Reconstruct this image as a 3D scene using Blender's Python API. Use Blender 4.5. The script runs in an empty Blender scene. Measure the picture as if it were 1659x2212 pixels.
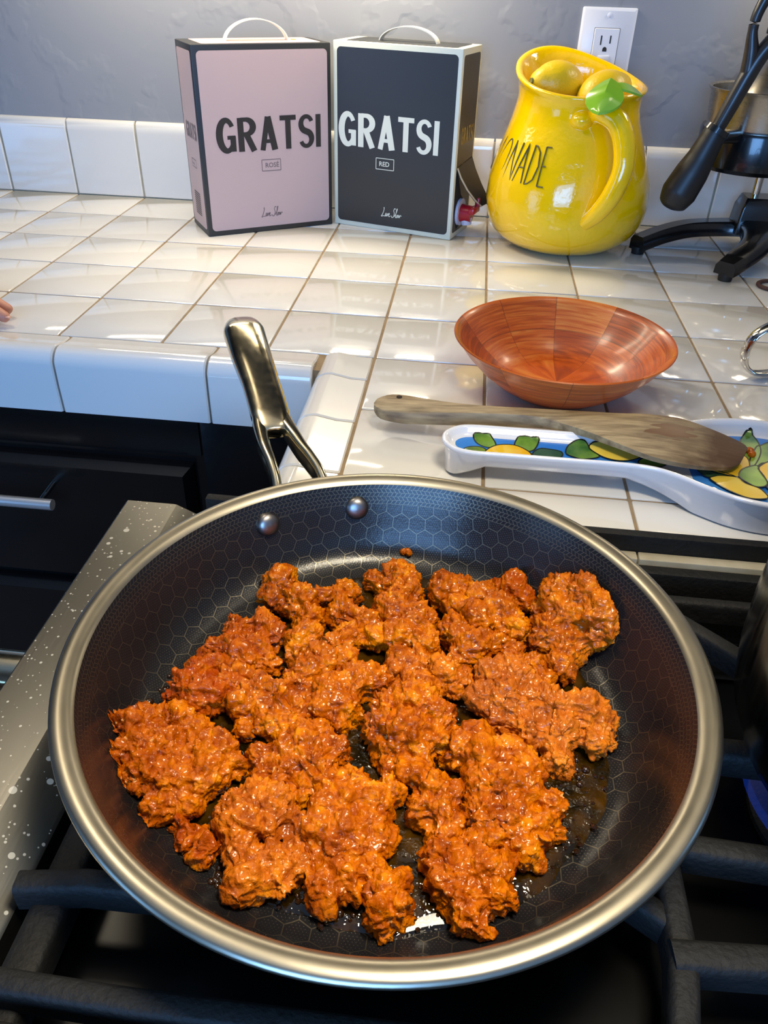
import bpy, bmesh, math, random
import numpy as np
from mathutils import Vector, Matrix

# ------------------------------------------------------------------ units
U = 0.11            # one wall-tile module (4 1/4 inch tile plus joint) in metres; all numbers below are in modules
random.seed(7)
scene = bpy.context.scene
COL = scene.collection

# ------------------------------------------------------------------ camera
cam_d = bpy.data.cameras.new('camera')
cam = bpy.data.objects.new('camera', cam_d)
COL.objects.link(cam)
F_PX = 1697.46
cam_d.sensor_fit = 'VERTICAL'
cam_d.sensor_height = 36.0
cam_d.lens = F_PX / 2212.0 * 36.0
cam_d.clip_start = 0.01
cam_d.clip_end = 50
right = Vector((0.993, 0.111, 0.026)); fwd = Vector((-0.076, 0.812, -0.579)).normalized()
right = (right - fwd * right.dot(fwd)).normalized()
up = right.cross(fwd).normalized()
M = Matrix((( right.x, up.x, -fwd.x), (right.y, up.y, -fwd.y), (right.z, up.z, -fwd.z))).to_4x4()
M.translation = Vector((-0.2539, -6.6048, 2.9958)) * U
cam.matrix_world = M
scene.camera = cam

# ------------------------------------------------------------------ world, lights, exposure
scene.view_settings.view_transform = 'Standard'
scene.view_settings.look = 'None'
scene.view_settings.gamma = 1.0
scene.view_settings.use_curve_mapping = False
scene.view_settings.exposure = 0.0
w = bpy.data.worlds.new('world'); scene.world = w; w.use_nodes = True
w.node_tree.nodes['Background'].inputs[0].default_value = (0.60, 0.70, 1.0, 1)
w.node_tree.nodes['Background'].inputs[1].default_value = 0.30

def area(name, loc, target, sx, sy, power, color, spread=180):
    d = bpy.data.lights.new(name, 'AREA'); d.shape = 'RECTANGLE'
    d.size = sx * U; d.size_y = sy * U; d.energy = power; d.color = color
    d.spread = math.radians(spread)
    o = bpy.data.objects.new(name, d); COL.objects.link(o)
    o.location = Vector(loc) * U
    dv = (Vector(target) - Vector(loc))
    o.rotation_euler = dv.to_track_quat('-Z', 'Y').to_euler()
    return o

WARM = (1.0, 0.86, 0.62); COOL = (0.21, 0.48, 1.0)
# strip lamps below the wall cabinets, plus two added fill lights
area('under_cabinet_and_fill_lamp', (-4.6, 4.2, 4.10), (-4.6, 4.1, 0), 3.2, 0.35, 1.1, WARM)
area('under_cabinet_and_fill_lamp', (3.6, 4.45, 4.10), (3.2, 4.3, 0), 0.9, 0.5, 0.9, WARM)  # added fill, brightens the right end of the wall
area('under_cabinet_and_fill_lamp', (-1.35, 4.52, 4.12), (-1.35, 4.5, 0), 1.5, 0.8, 1.9, WARM)
area('under_cabinet_and_fill_lamp', (-3.3, 2.75, 4.10), (-2.4, 4.4, 0.6), 3.2, 0.3, 1.3, WARM)  # added fill, aimed at the carton fronts and the wall
# daylight: window in the wall behind the camera, glass door further left
area('window_daylight', (-2.0, -17.5, 4.5), (-0.5, 0, 0.5), 8, 7, 30, COOL)
area('window_daylight', (-19.0, -15.0, 1.0), (-2, 0, 0), 6, 12, 10, COOL)
# lamp of the cooker hood and ceiling lamp
area('hood_lamp', (0.9, -4.9, 6.4), (-0.45, -4.5, 0), 1.4, 1.6, 1.45, (1.0, 0.88, 0.66), spread=75)
def bulb(loc, power, color, r):
    d = bpy.data.lights.new('ceiling_bulb', 'POINT'); d.energy = power; d.color = color; d.shadow_soft_size = r * U
    o = bpy.data.objects.new('ceiling_bulb', d); COL.objects.link(o); o.location = Vector(loc) * U
bulb((-6.0, 0.6, 11.0), 12, (1.0, 0.86, 0.64), 0.9)
bulb((2.2, 0.6, 11.2), 2.5, (1.0, 0.86, 0.62), 0.9)

# ------------------------------------------------------------------ material helpers
def new_mat(name):
    m = bpy.data.materials.new(name); m.use_nodes = True
    nt = m.node_tree
    return m, nt, nt.nodes['Principled BSDF']

def s2l(c):
    return tuple(((v / 12.92) if v <= 0.04045 else ((v + 0.055) / 1.055) ** 2.4) for v in c)

def hexc(r, g, b):
    return (*s2l((r / 255, g / 255, b / 255)), 1)

def N(nt, typ, **kw):
    n = nt.nodes.new(typ)
    for k, v in kw.items():
        setattr(n, k, v)
    return n

def L(nt, a, b):
    nt.links.new(a, b)

def simple(name, col, rough=0.5, metal=0.0, coat=0.0, spec=0.5, noise=None, bump=None, sss=0):
    """noise=(scale, amount, second colour), bump=(scale, strength, distance)"""
    m, nt, b = new_mat(name)
    b.inputs['Base Color'].default_value = col
    b.inputs['Roughness'].default_value = rough
    b.inputs['Metallic'].default_value = metal
    b.inputs['Coat Weight'].default_value = coat
    b.inputs['Coat Roughness'].default_value = 0.06
    b.inputs['Specular IOR Level'].default_value = spec
    if sss:
        b.inputs['Subsurface Weight'].default_value = sss
        b.inputs['Subsurface Scale'].default_value = 0.004
        b.inputs['Subsurface Radius'].default_value = (1.0, 0.5, 0.2)
    tc = N(nt, 'ShaderNodeTexCoord')
    if noise:
        n = N(nt, 'ShaderNodeTexNoise'); n.inputs['Scale'].default_value = noise[0]; n.inputs['Detail'].default_value = 5
        L(nt, tc.outputs['Object'], n.inputs['Vector'])
        r = N(nt, 'ShaderNodeValToRGB'); r.color_ramp.elements[0].position = 0.35; r.color_ramp.elements[1].position = 0.7
        r.color_ramp.elements[0].color = col; r.color_ramp.elements[1].color = noise[2]
        L(nt, n.outputs['Fac'], r.inputs['Fac'])
        mx = N(nt, 'ShaderNodeMix', data_type='RGBA'); mx.inputs[0].default_value = noise[1]
        mx.inputs[6].default_value = col; L(nt, r.outputs['Color'], mx.inputs[7]); L(nt, mx.outputs[2], b.inputs['Base Color'])
    if bump:
        n = N(nt, 'ShaderNodeTexNoise'); n.inputs['Scale'].default_value = bump[0]; n.inputs['Detail'].default_value = 4
        L(nt, tc.outputs['Object'], n.inputs['Vector'])
        bp = N(nt, 'ShaderNodeBump'); bp.inputs['Strength'].default_value = bump[1]; bp.inputs['Distance'].default_value = bump[2]
        L(nt, n.outputs['Fac'], bp.inputs['Height']); L(nt, bp.outputs['Normal'], b.inputs['Normal'])
    return m

def math_n(nt, op, a, b=None):
    n = N(nt, 'ShaderNodeMath', operation=op)
    for i, v in enumerate((a, b)):
        if v is None: continue
        if isinstance(v, (int, float)): n.inputs[i].default_value = v
        else: L(nt, v, n.inputs[i])
    return n.outputs[0]

# ------------------------------------------------------------------ object helpers
ORIGIN = {}

def thing(name, label, cat, loc=(0, 0, 0), rot=0.0, group=None):
    o = bpy.data.objects.new(name, None); COL.objects.link(o)
    o.empty_display_size = 0.02
    o.location = Vector(loc) * U; o.rotation_euler = (0, 0, rot)
    o['label'] = label; o['category'] = cat
    if group: o['group'] = group
    ORIGIN[o.name] = Vector(loc)
    return o

def tag(o, label, cat, group=None):
    o['label'] = label; o['category'] = cat
    if group: o['group'] = group
    return o

def put(name, bm, mat, parent=None, world=False, smooth=True, kind=None, label=None, loc=None, sharp=35):
    """link bm as one mesh. bm is in modules in the local frame of the thing (or in world modules when world=True)."""
    if world and parent is not None:
        root = parent
        while root.parent is not None: root = root.parent
        bm.transform(Matrix.Translation(-ORIGIN[root.name]))
    if loc is not None:
        bm.transform(Matrix.Translation(-Vector(loc)))
    bm.transform(Matrix.Scale(U, 4))
    me = bpy.data.meshes.new(name)
    bm.normal_update()
    bm.to_mesh(me); bm.free()
    if isinstance(mat, (list, tuple)):
        for m in mat: me.materials.append(m)
    else:
        me.materials.append(mat)
    if smooth:
        me.polygons.foreach_set('use_smooth', [True] * len(me.polygons))
        try: me.set_sharp_from_angle(angle=math.radians(sharp))
        except Exception: pass
    o = bpy.data.objects.new(name, me); COL.objects.link(o)
    if parent is not None: o.parent = parent
    if loc is not None: o.location = Vector(loc) * U
    if kind: o['kind'] = kind
    if label: o['label'] = label
    return o

def nb(): return bmesh.new()

def box(bm, lo, hi, bevel=0.0, seg=2, mat_index=0):
    lo = Vector(lo); hi = Vector(hi)
    r = bmesh.ops.create_cube(bm, size=1.0)
    vs = r['verts']
    bmesh.ops.scale(bm, vec=hi - lo, verts=vs)
    bmesh.ops.translate(bm, vec=(hi + lo) / 2, verts=vs)
    if bevel > 0:
        es = list({e for v in vs for e in v.link_edges})
        r2 = bmesh.ops.bevel(bm, geom=es, offset=bevel, segments=seg, profile=0.5, affect='EDGES')
    return bm

def loft(bm, rings, close_ring=True, cap0=True, cap1=True, close_path=False):
    R = [[bm.verts.new(p) for p in ring] for ring in rings]
    n = len(R[0]); m = len(R)
    rng = range(m) if close_path else range(m - 1)
    for i in rng:
        a, b = R[i], R[(i + 1) % m]
        for j in range(n if close_ring else n - 1):
            k = (j + 1) % n
            bm.faces.new((a[j], a[k], b[k], b[j]))
    if not close_path:
        if cap0: bm.faces.new(list(reversed(R[0])))
        if cap1: bm.faces.new(R[-1])
    return R

def lathe(bm, prof, seg=64, center=(0, 0), cap0=True, cap1=True):
    rings = []
    for (r, z) in prof:
        rings.append([Vector((center[0] + r * math.cos(2 * math.pi * j / seg), center[1] + r * math.sin(2 * math.pi * j / seg), z)) for j in range(seg)])
    return loft(bm, rings, True, cap0, cap1)

def tube(bm, path, radii, seg=12, up=(0, 0, 1), flat=1.0, closed=False, caps=True, bank=None):
    """tube along path; flat scales the second axis of the section"""
    P = [Vector(p) for p in path]; n = len(P)
    if isinstance(radii, (int, float)): radii = [radii] * n
    rings = []; upv = Vector(up)
    for i in range(n):
        if closed: t = (P[(i + 1) % n] - P[i - 1])
        else: t = P[min(i + 1, n - 1)] - P[max(i - 1, 0)]
        t.normalize()
        s = t.cross(upv)
        if s.length < 1e-4: s = t.cross(Vector((1, 0, 0)))
        s.normalize(); v = s.cross(t).normalized()
        fl = flat[i] if isinstance(flat, (list, tuple)) else flat
        rings.append([P[i] + s * (radii[i] * math.cos(2 * math.pi * j / seg)) + v * (radii[i] * fl * math.sin(2 * math.pi * j / seg)) for j in range(seg)])
    loft(bm, rings, True, caps, caps, closed)
    return bm

def catmull(pts, n=8):
    P = [Vector(p) for p in pts]; out = []
    for i in range(len(P) - 1):
        p0 = P[max(i - 1, 0)]; p1 = P[i]; p2 = P[i + 1]; p3 = P[min(i + 2, len(P) - 1)]
        for k in range(n):
            t = k / n
            out.append(0.5 * ((2 * p1) + (p2 - p0) * t + (2 * p0 - 5 * p1 + 4 * p2 - p3) * t * t + (3 * p1 - p0 - 3 * p2 + p3) * t ** 3))
    out.append(P[-1]); return out

def lerp_list(vals, n):
    out = []
    for i in range(n):
        x = i / (n - 1) * (len(vals) - 1); k = min(int(x), len(vals) - 2); f = x - k
        out.append(vals[k] * (1 - f) + vals[k + 1] * f)
    return out

def ngon(bm, pts, flip=False):
    vs = [bm.verts.new(p) for p in pts]
    return bm.faces.new(list(reversed(vs)) if flip else vs)

def prism(bm, pts2, z0, z1, fn=None):
    """extrude a 2-D outline; fn maps (u, v, w) to 3-D"""
    fn = fn or (lambda u, v, w: Vector((u, v, w)))
    a = [bm.verts.new(fn(p[0], p[1], z0)) for p in pts2]; b = [bm.verts.new(fn(p[0], p[1], z1)) for p in pts2]
    n = len(pts2)
    bm.faces.new(list(reversed(a))); bm.faces.new(b)
    for i in range(n):
        bm.faces.new((a[i], a[(i + 1) % n], b[(i + 1) % n], b[i]))

def rrect(u0, v0, u1, v1, r, n=6):
    out = []
    for (cx, cy, a0) in ((u1 - r, v0 + r, -90), (u1 - r, v1 - r, 0), (u0 + r, v1 - r, 90), (u0 + r, v0 + r, 180)):
        for k in range(n + 1):
            a = math.radians(a0 + 90 * k / n); out.append((cx + r * math.cos(a), cy + r * math.sin(a)))
    return out

# numpy noise ------------------------------------------------------------
_rng = np.random.RandomState(3)
_perm = _rng.permutation(4096)
def _h(i, j, k):
    return _perm[(_perm[(_perm[i & 4095] + j) & 4095] + k) & 4095]
_val = _rng.rand(4096)
def vnoise(P):
    I = np.floor(P).astype(np.int64); Fr = P - I; Fr = Fr * Fr * (3 - 2 * Fr); out = np.zeros(len(P))
    for dx in (0, 1):
        for dy in (0, 1):
            for dz in (0, 1):
                wgt = np.abs(1 - dx - Fr[:, 0]) * np.abs(1 - dy - Fr[:, 1]) * np.abs(1 - dz - Fr[:, 2])
                out += wgt * _val[_h(I[:, 0] + dx, I[:, 1] + dy, I[:, 2] + dz)]
    return out * 2 - 1
def fbm(P, oct=4):
    s = 0; a = 1.0
    for o in range(oct):
        s = s + a * vnoise(P * 2 ** o + 17.3 * o); a *= 0.5
    return s
_jx, _jy, _jz = _rng.rand(4096), _rng.rand(4096), _rng.rand(4096)
def worley(P):
    I = np.floor(P).astype(np.int64); best = np.full(len(P), 9.0); cid = np.zeros(len(P), int)
    for dx in (-1, 0, 1):
        for dy in (-1, 0, 1):
            for dz in (-1, 0, 1):
                hh = _h(I[:, 0] + dx, I[:, 1] + dy, I[:, 2] + dz)
                d = (I[:, 0] + dx + _jx[hh] - P[:, 0]) ** 2 + (I[:, 1] + dy + _jy[hh] - P[:, 1]) ** 2 + (I[:, 2] + dz + _jz[hh] - P[:, 2]) ** 2
                k = d < best; best[k] = d[k]; cid[k] = hh[k]
    return np.sqrt(best), cid

# ------------------------------------------------------------------ materials
M_TILE = simple('white_glaze', hexc(222, 219, 213), 0.09, coat=0.4, bump=(30, 0.03, 0.0004))
M_GROUT = simple('tan_grout', hexc(152, 130, 100), 0.9, noise=(60, 0.6, hexc(120, 98, 72)), bump=(400, 0.4, 0.001))
M_WALL = None
def wall_mat():
    m, nt, b = new_mat('grey_plaster')
    b.inputs['Base Color'].default_value = hexc(143, 144, 148); b.inputs['Roughness'].default_value = 0.6
    tc = N(nt, 'ShaderNodeTexCoord')
    n = N(nt, 'ShaderNodeTexNoise'); n.inputs['Scale'].default_value = 16; n.inputs['Detail'].default_value = 3
    n2 = N(nt, 'ShaderNodeTexNoise'); n2.inputs['Scale'].default_value = 70
    L(nt, tc.outputs['Object'], n.inputs['Vector']); L(nt, tc.outputs['Object'], n2.inputs['Vector'])
    r = N(nt, 'ShaderNodeValToRGB'); r.color_ramp.elements[0].position = 0.52; r.color_ramp.elements[1].position = 0.6
    L(nt, n.outputs['Fac'], r.inputs['Fac'])
    s = math_n(nt, 'ADD', r.outputs['Color'], math_n(nt, 'MULTIPLY', n2.outputs['Fac'], 0.25))
    bp = N(nt, 'ShaderNodeBump'); bp.inputs['Strength'].default_value = 0.35; bp.inputs['Distance'].default_value = 0.0016
    L(nt, s, bp.inputs['Height']); L(nt, bp.outputs['Normal'], b.inputs['Normal'])
    return m
M_WALL = wall_mat()
M_CEIL = simple('ceiling_paint', hexc(225, 222, 215), 0.8)
M_FLOOR = simple('floor_wood', hexc(120, 90, 62), 0.5, noise=(8, 0.7, hexc(90, 62, 40)))
M_BLACKWOOD = simple('black_stained_wood', hexc(14, 12, 12), 0.22, noise=(14, 0.5, hexc(22, 20, 19)), bump=(90, 0.15, 0.001))
M_PLASTIC_W = simple('white_plastic', hexc(232, 232, 236), 0.3)
M_DARK = simple('dark_slot', hexc(40, 36, 30), 0.7)
M_CHROME = simple('chrome', hexc(215, 212, 205), 0.10, metal=1.0)

def steel_mat(name, col, rough, stretch=(1, 1, 1), var=0.15, spots=False):
    m, nt, b = new_mat(name)
    b.inputs['Metallic'].default_value = 1.0
    tc = N(nt, 'ShaderNodeTexCoord')
    mp = N(nt, 'ShaderNodeMapping'); mp.inputs['Scale'].default_value = stretch
    L(nt, tc.outputs['Object'], mp.inputs['Vector'])
    n = N(nt, 'ShaderNodeTexNoise'); n.inputs['Scale'].default_value = 40; n.inputs['Detail'].default_value = 6
    L(nt, mp.outputs['Vector'], n.inputs['Vector'])
    L(nt, math_n(nt, 'ADD', math_n(nt, 'MULTIPLY', n.outputs['Fac'], var), rough - var * 0.5), b.inputs['Roughness'])
    b.inputs['Base Color'].default_value = col
    if spots:   # dried pale grease spatter, roundish drops of many sizes
        fac = None
        for sc, th, jit in ((75, 0.22, 1), (150, 0.22, 1), (270, 0.26, 1), (420, 0.30, 1), (26, 0.085, 1)):
            v = N(nt, 'ShaderNodeTexVoronoi'); v.inputs['Scale'].default_value = sc
            L(nt, tc.outputs['Object'], v.inputs['Vector'])
            sep = N(nt, 'ShaderNodeSeparateColor'); L(nt, v.outputs['Color'], sep.inputs['Color'])
            lim = math_n(nt, 'MULTIPLY', math_n(nt, 'GREATER_THAN', sep.outputs[0], 0.66), math_n(nt, 'MULTIPLY', sep.outputs[1], th))
            d = math_n(nt, 'LESS_THAN', v.outputs['Distance'], lim)
            fac = d if fac is None else math_n(nt, 'MAXIMUM', fac, d)
        mx = N(nt, 'ShaderNodeMix', data_type='RGBA'); L(nt, fac, mx.inputs[0])
        mx.inputs[6].default_value = col; mx.inputs[7].default_value = hexc(178, 172, 156)
        L(nt, mx.outputs[2], b.inputs['Base Color'])
        L(nt, math_n(nt, 'SUBTRACT', 1.0, math_n(nt, 'MULTIPLY', fac, 0.85)), b.inputs['Metallic'])
    return m
M_RANGE_STEEL = steel_mat('brushed_range_steel', hexc(112, 110, 104), 0.36, (30, 1, 30), 0.12, spots=True)
M_RIM = steel_mat('satin_pan_steel', hexc(168, 160, 142), 0.34, (1, 1, 6), 0.14)
M_POLISHED = steel_mat('polished_steel', hexc(205, 194, 166), 0.15, (4, 4, 1), 0.14)
M_KETTLE = steel_mat('smudged_kettle_steel', hexc(118, 121, 122), 0.20, (7, 7, 0.5), 0.34)
M_IRON = simple('cast_iron', hexc(11, 11, 11), 0.68, spec=0.35, noise=(120, 0.7, hexc(22, 21, 19)), bump=(330, 0.8, 0.0009))
M_ENAMEL = simple('black_enamel', hexc(5, 5, 5), 0.28, spec=0.15)
M_BURNER = simple('grey_burner_cap', hexc(110, 104, 106), 0.7, noise=(220, 0.9, hexc(60, 54, 58)), bump=(300, 0.4, 0.001))

# ------------------------------------------------------------------ room shell
def struct(name, bm, mat, **kw):
    return put(name, bm, mat, kind='structure', **kw)

WY = 5.06
b = nb(); box(b, (-26, WY, -8.2), (5.2, WY + 0.8, 13.6)); struct('wall_back', b, M_WALL, smooth=False)
b = nb(); box(b, (4.4, -24, -8.2), (5.2, WY, 13.6)); struct('wall_right', b, M_WALL, smooth=False)
b = nb(); box(b, (-26.8, -24.8, -8.2), (-26, WY + 0.8, 13.6)); struct('wall_left', b, M_WALL, smooth=False)
b = nb(); box(b, (-26, -24.8, -8.2), (5.2, -24, 13.6)); struct('wall_front', b, M_WALL, smooth=False)
b = nb(); box(b, (-26.8, -24.8, -8.6), (5.2, WY + 0.8, -8.2)); struct('floor', b, M_FLOOR, smooth=False)
b = nb(); box(b, (-26.8, -24.8, 13.6), (5.2, WY + 0.8, 14.0)); struct('ceiling', b, M_CEIL, smooth=False)

# ------------------------------------------------------------------ wall cabinets above (only mirrored in the glossy things)
t = thing('wall_cabinet', 'black wall cabinet hung above the tiled counter, above the frame', 'cabinet', (-6, 3.6, 4.3))
b = nb(); box(b, (-16, 2.3, 4.3), (4.2, WY - 0.02, 11.5), 0.02); put('body', b, M_BLACKWOOD, t, world=True)

# ------------------------------------------------------------------ tiled counter
counter = thing('countertop', 'white tiled kitchen countertop with tan grout and rounded edge tiles', 'countertop', (0, 0, 0))
b = nb()
box(b, (-9.0, -0.33, -0.55), (-1.42, 4.97, -0.014)); box(b, (-1.42, -2.36, -0.55), (4.38, 4.97, -0.014))
put('grout_bed', b, M_GROUT, counter, smooth=False)

def flat_big(me):
    ar = [p.area for p in me.polygons]; mx = max(ar)
    me.polygons.foreach_set('use_smooth', [a_ < mx * 0.5 for a_ in ar])

def tile_mesh(w, d):
    bm = nb(); box(bm, (-w / 2, -d / 2, -0.08), (w / 2, d / 2, 0.0), 0.018, 2)
    bm.transform(Matrix.Scale(U, 4)); me = bpy.data.meshes.new('tile'); bm.to_mesh(me); bm.free(); me.materials.append(M_TILE)
    flat_big(me); me.set_sharp_from_angle(angle=math.radians(40))
    return me
G = 0.017
ME_TILE = tile_mesh(1 - G, 1 - G); ME_CUT = tile_mesh(1 - G, 0.37 - G)
ME_SPLASH = None
def tile_at(me, x, y, z=0.0, parent=counter):
    o = bpy.data.objects.new('tile', me); COL.objects.link(o); o.parent = parent
    o.location = Vector((x, y, z - random.uniform(0.0008, 0.004))) * U
    o.rotation_euler = (random.gauss(0, 0.0022), random.gauss(0, 0.0022), random.gauss(0, 0.0012))
for j in range(-3, 5):
    for i in range(-9, 5):
        if i < -1 and j < 0: continue
        if i >= 4: continue
        if j == -3: tile_at(ME_CUT, i + 0.5, -2.185)
        else: tile_at(ME_TILE, i + 0.5, j + 0.5)

# rounded edge tiles: profile across (d = distance outward from the field tiles)
def edge_profile():
    p = [(0.012, -0.10), (0.012, -0.012), (0.022, 0.0), (0.14, 0.004), (0.22, 0.022), (0.29, 0.036)]
    for k in range(0, 7):
        a = math.radians(90 - 90 * k / 6); p.append((0.30 + 0.14 * math.cos(a), -0.105 + 0.14 * math.sin(a)))
    p += [(0.445, -0.30), (0.44, -0.57), (0.40, -0.585), (0.34, -0.57), (0.34, -0.10)]
    return p
def edge_piece(kind, a0, a1):
    bm = nb(); prof = edge_profile(); rings = []
    g = 0.009; e = 0.012
    stations = [(a0 + g, e), (a0 + g + e, 0), (a1 - g - e, 0), (a1 - g, e)]
    for (s, ins) in stations:
        ring = []
        for (d, zz) in prof:
            d2 = d - ins * (1 if d > 0.3 else 0); z2 = zz - (ins if zz > -0.05 else 0)
            ring.append(Vector((s, -d2, z2)) if kind == 'left' else Vector((-1.0 - d2 * 1.1, s, z2)))
        rings.append(ring)
    loft(bm, rings)
    bmesh.ops.recalc_face_normals(bm, faces=bm.faces)
    put('edge_tile', bm, M_TILE, counter)
for a0, a1 in ((-1.50, -1.02),):
    pass
for k in range(5):
    edge_piece('left', -2.455 - 1.41 * (k + 1), -2.455 - 1.41 * k)
edge_piece('left', -2.455, -1.50)
for a0, a1 in ((-0.47, -0.0), (-1.22, -0.47), (-1.97, -1.22), (-2.36, -1.97)):
    edge_piece('right', a0, a1)

# backsplash: a row of upright bullnose tiles
splash = thing('backsplash', 'row of upright white bullnose tiles along the back wall', 'tiles', (0, 4.97, 0))
b = nb(); M_GROUTL = simple('cream_grout', hexc(186, 174, 148), 0.9, noise=(60, 0.5, hexc(160, 144, 112)))
box(b, (-9, 5.0, -0.02), (4.38, WY, 0.962)); put('grout_bed', b, M_GROUTL, splash, world=True, smooth=False)
def splash_mesh():
    bm = nb(); rings = []
    prof = [(0.075, 0.008), (0.0, 0.008), (-0.012, 0.02), (-0.012, 0.86)]
    for k in range(1, 8):
        a = math.radians(90 * k / 7); prof.append((-0.012 + 0.085 * (1 - math.cos(a)), 0.86 + 0.14 * math.sin(a)))
    prof.append((0.088, 1.002))
    hw = 0.5 - 0.012
    for s, ins in ((-hw, 0.012), (-hw + 0.014, 0), (hw - 0.014, 0), (hw, 0.012)):
        rings.append([Vector((s, d + ins * (d < 0.02), zz)) for d, zz in prof])
    loft(bm, rings); bmesh.ops.recalc_face_normals(bm, faces=bm.faces)
    bm.transform(Matrix.Scale(U, 4)); me = bpy.data.meshes.new('tile'); bm.to_mesh(me); bm.free(); me.materials.append(M_TILE)
    flat_big(me); me.set_sharp_from_angle(angle=math.radians(35))
    return me
ME_SPLASH = splash_mesh()
for i in range(-9, 4):
    o = bpy.data.objects.new('tile', ME_SPLASH); COL.objects.link(o); o.parent = splash
    o.location = Vector((i + 0.5, 0.005, 0)) * U; o.rotation_euler = (random.gauss(0, 0.003), 0, random.gauss(0, 0.003))

# ------------------------------------------------------------------ base cabinet with drawers (left run) and right-run cabinet
cab = thing('base_cabinet', 'black wooden base cabinet with drawers below the tiled counter', 'cabinet', (-5, -0.2, -8.2))
b = nb(); box(b, (-9.0, -0.24, -8.15), (-1.38, 4.9, -0.60)); put('body', b, M_BLACKWOOD, cab, world=True, smooth=False)
b = nb(); box(b, (-2.63, -0.262, -8.1), (-1.40, -0.24, -0.585), 0.006); put('face_frame', b, M_BLACKWOOD, cab, world=True)
b = nb(); box(b, (-9.0, -0.262, -1.05), (-2.65, -0.24, -0.585), 0.006); put('face_frame', b, M_BLACKWOOD, cab, world=True)
def drawer(z0, z1, x0=-6.6, x1=-2.74):
    bm = nb(); yb, yf = -0.24, -0.42
    def rect(i, y): return [Vector((x0 + i, y, z0 + i)), Vector((x1 - i, y, z0 + i)), Vector((x1 - i, y, z1 - i)), Vector((x0 + i, y, z1 - i))]
    loft(bm, [rect(0, yb), rect(0, -0.30), rect(0.015, -0.33), rect(0.075, yf), rect(0.09, yf)])
    bmesh.ops.recalc_face_normals(bm, faces=bm.faces)
    return put('drawer', bm, M_BLACKWOOD, cab, world=True, smooth=False)
dr = drawer(-2.66, -1.13); drawer(-4.6, -2.78)
b = nb()
tube(b, [(-6.0, -0.74, -1.44), (-4.03, -0.74, -1.44)], 0.055, 20)
h = put('handle', b, simple('bright_handle_metal', hexc(222, 222, 222), 0.28, metal=0.75), dr, world=True, label='brushed chrome bar handle')
for x in (-5.6, -4.17):
    b = nb(); tube(b, [(x, -0.74, -1.44), (x, -0.41, -1.42)], 0.028, 12); put('handle_post', b, M_CHROME, dr, world=True)
cab2 = thing('base_cabinet', 'black base cabinet beside the range under the narrow leg of the counter', 'cabinet', (1, -1.2, -8.2))
b = nb(); box(b, (-1.36, -2.34, -8.15), (4.36, -0.26, -0.58), 0.01); put('body', b, M_BLACKWOOD, cab2, world=True, smooth=False)

# ------------------------------------------------------------------ range
rng_t = thing('range', 'black gas range with a stained stainless front edge and cast iron grates', 'stove', (0.5, -4.5, -8.2))
b = nb(); box(b, (-2.0, -8.0, -8.1), (4.36, -2.42, -0.52), 0.02); put('body', b, M_ENAMEL, rng_t, world=True, smooth=False)
b = nb(); box(b, (-1.9, -8.0, -0.52), (4.36, -2.44, -0.40), 0.02); put('cooktop', b, M_ENAMEL, rng_t, world=True, smooth=False)
# stainless front edge: flat outer part, then a slope down to the cooktop
b = nb()
prof = [(-2.425, -0.50), (-2.425, -0.112), (-2.41, -0.098), (-2.09, -0.098), (-2.07, -0.10), (-1.865, -0.20), (-1.85, -0.215), (-1.85, -0.50)]
loft(b, [[Vector((x, y, zz)) for x, zz in prof] for y in (-2.385, -8.0)])
bmesh.ops.recalc_face_normals(b, faces=b.faces)
put('front_edge', b, M_RANGE_STEEL, rng_t, world=True, label='stainless front edge with pale grease spots', sharp=20)
# side rail next to the counter and the pale strip below it
b = nb(); box(b, (-1.84, -2.455, -0.30), (4.3, -2.385, 0.02), 0.012); put('side_rail', b, M_IRON, rng_t, world=True)
M_CREAM = simple('cream_enamel', hexc(176, 168, 146), 0.4, noise=(60, 0.5, hexc(140, 128, 100)))
for x0, x1 in ((-1.5, 0.998), (1.006, 4.3)):
    b = nb(); box(b, (x0, -2.54, -0.34), (x1, -2.457, -0.10), 0.01); put('side_strip', b, M_CREAM, rng_t, world=True)
b = nb(); box(b, (-1.5, -2.63, -0.38), (4.3, -2.543, -0.135), 0.012); put('lower_rail', b, M_IRON, rng_t, world=True)
b = nb(); box(b, (-1.5, -2.95, -0.41), (4.3, -2.90, -0.375), 0.01); put('cooktop_rib', b, M_ENAMEL, rng_t, world=True)
b = nb(); box(b, (-1.5, -3.25, -0.41), (4.3, -3.19, -0.375), 0.01); put('cooktop_rib', b, M_ENAMEL, rng_t, world=True)
# oven handle standing off the front
b = nb(); tube(b, [(-2.0, -3.29, -0.92), (-3.55, -3.29, -0.92)], 0.155, 28); put('handle_post', b, M_POLISHED, rng_t, world=True)
b = nb(); tube(b, [(-3.55, -2.9, -0.92), (-3.55, -7.6, -0.92)], 0.14, 28); put('oven_handle', b, M_POLISHED, rng_t, world=True)

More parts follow.
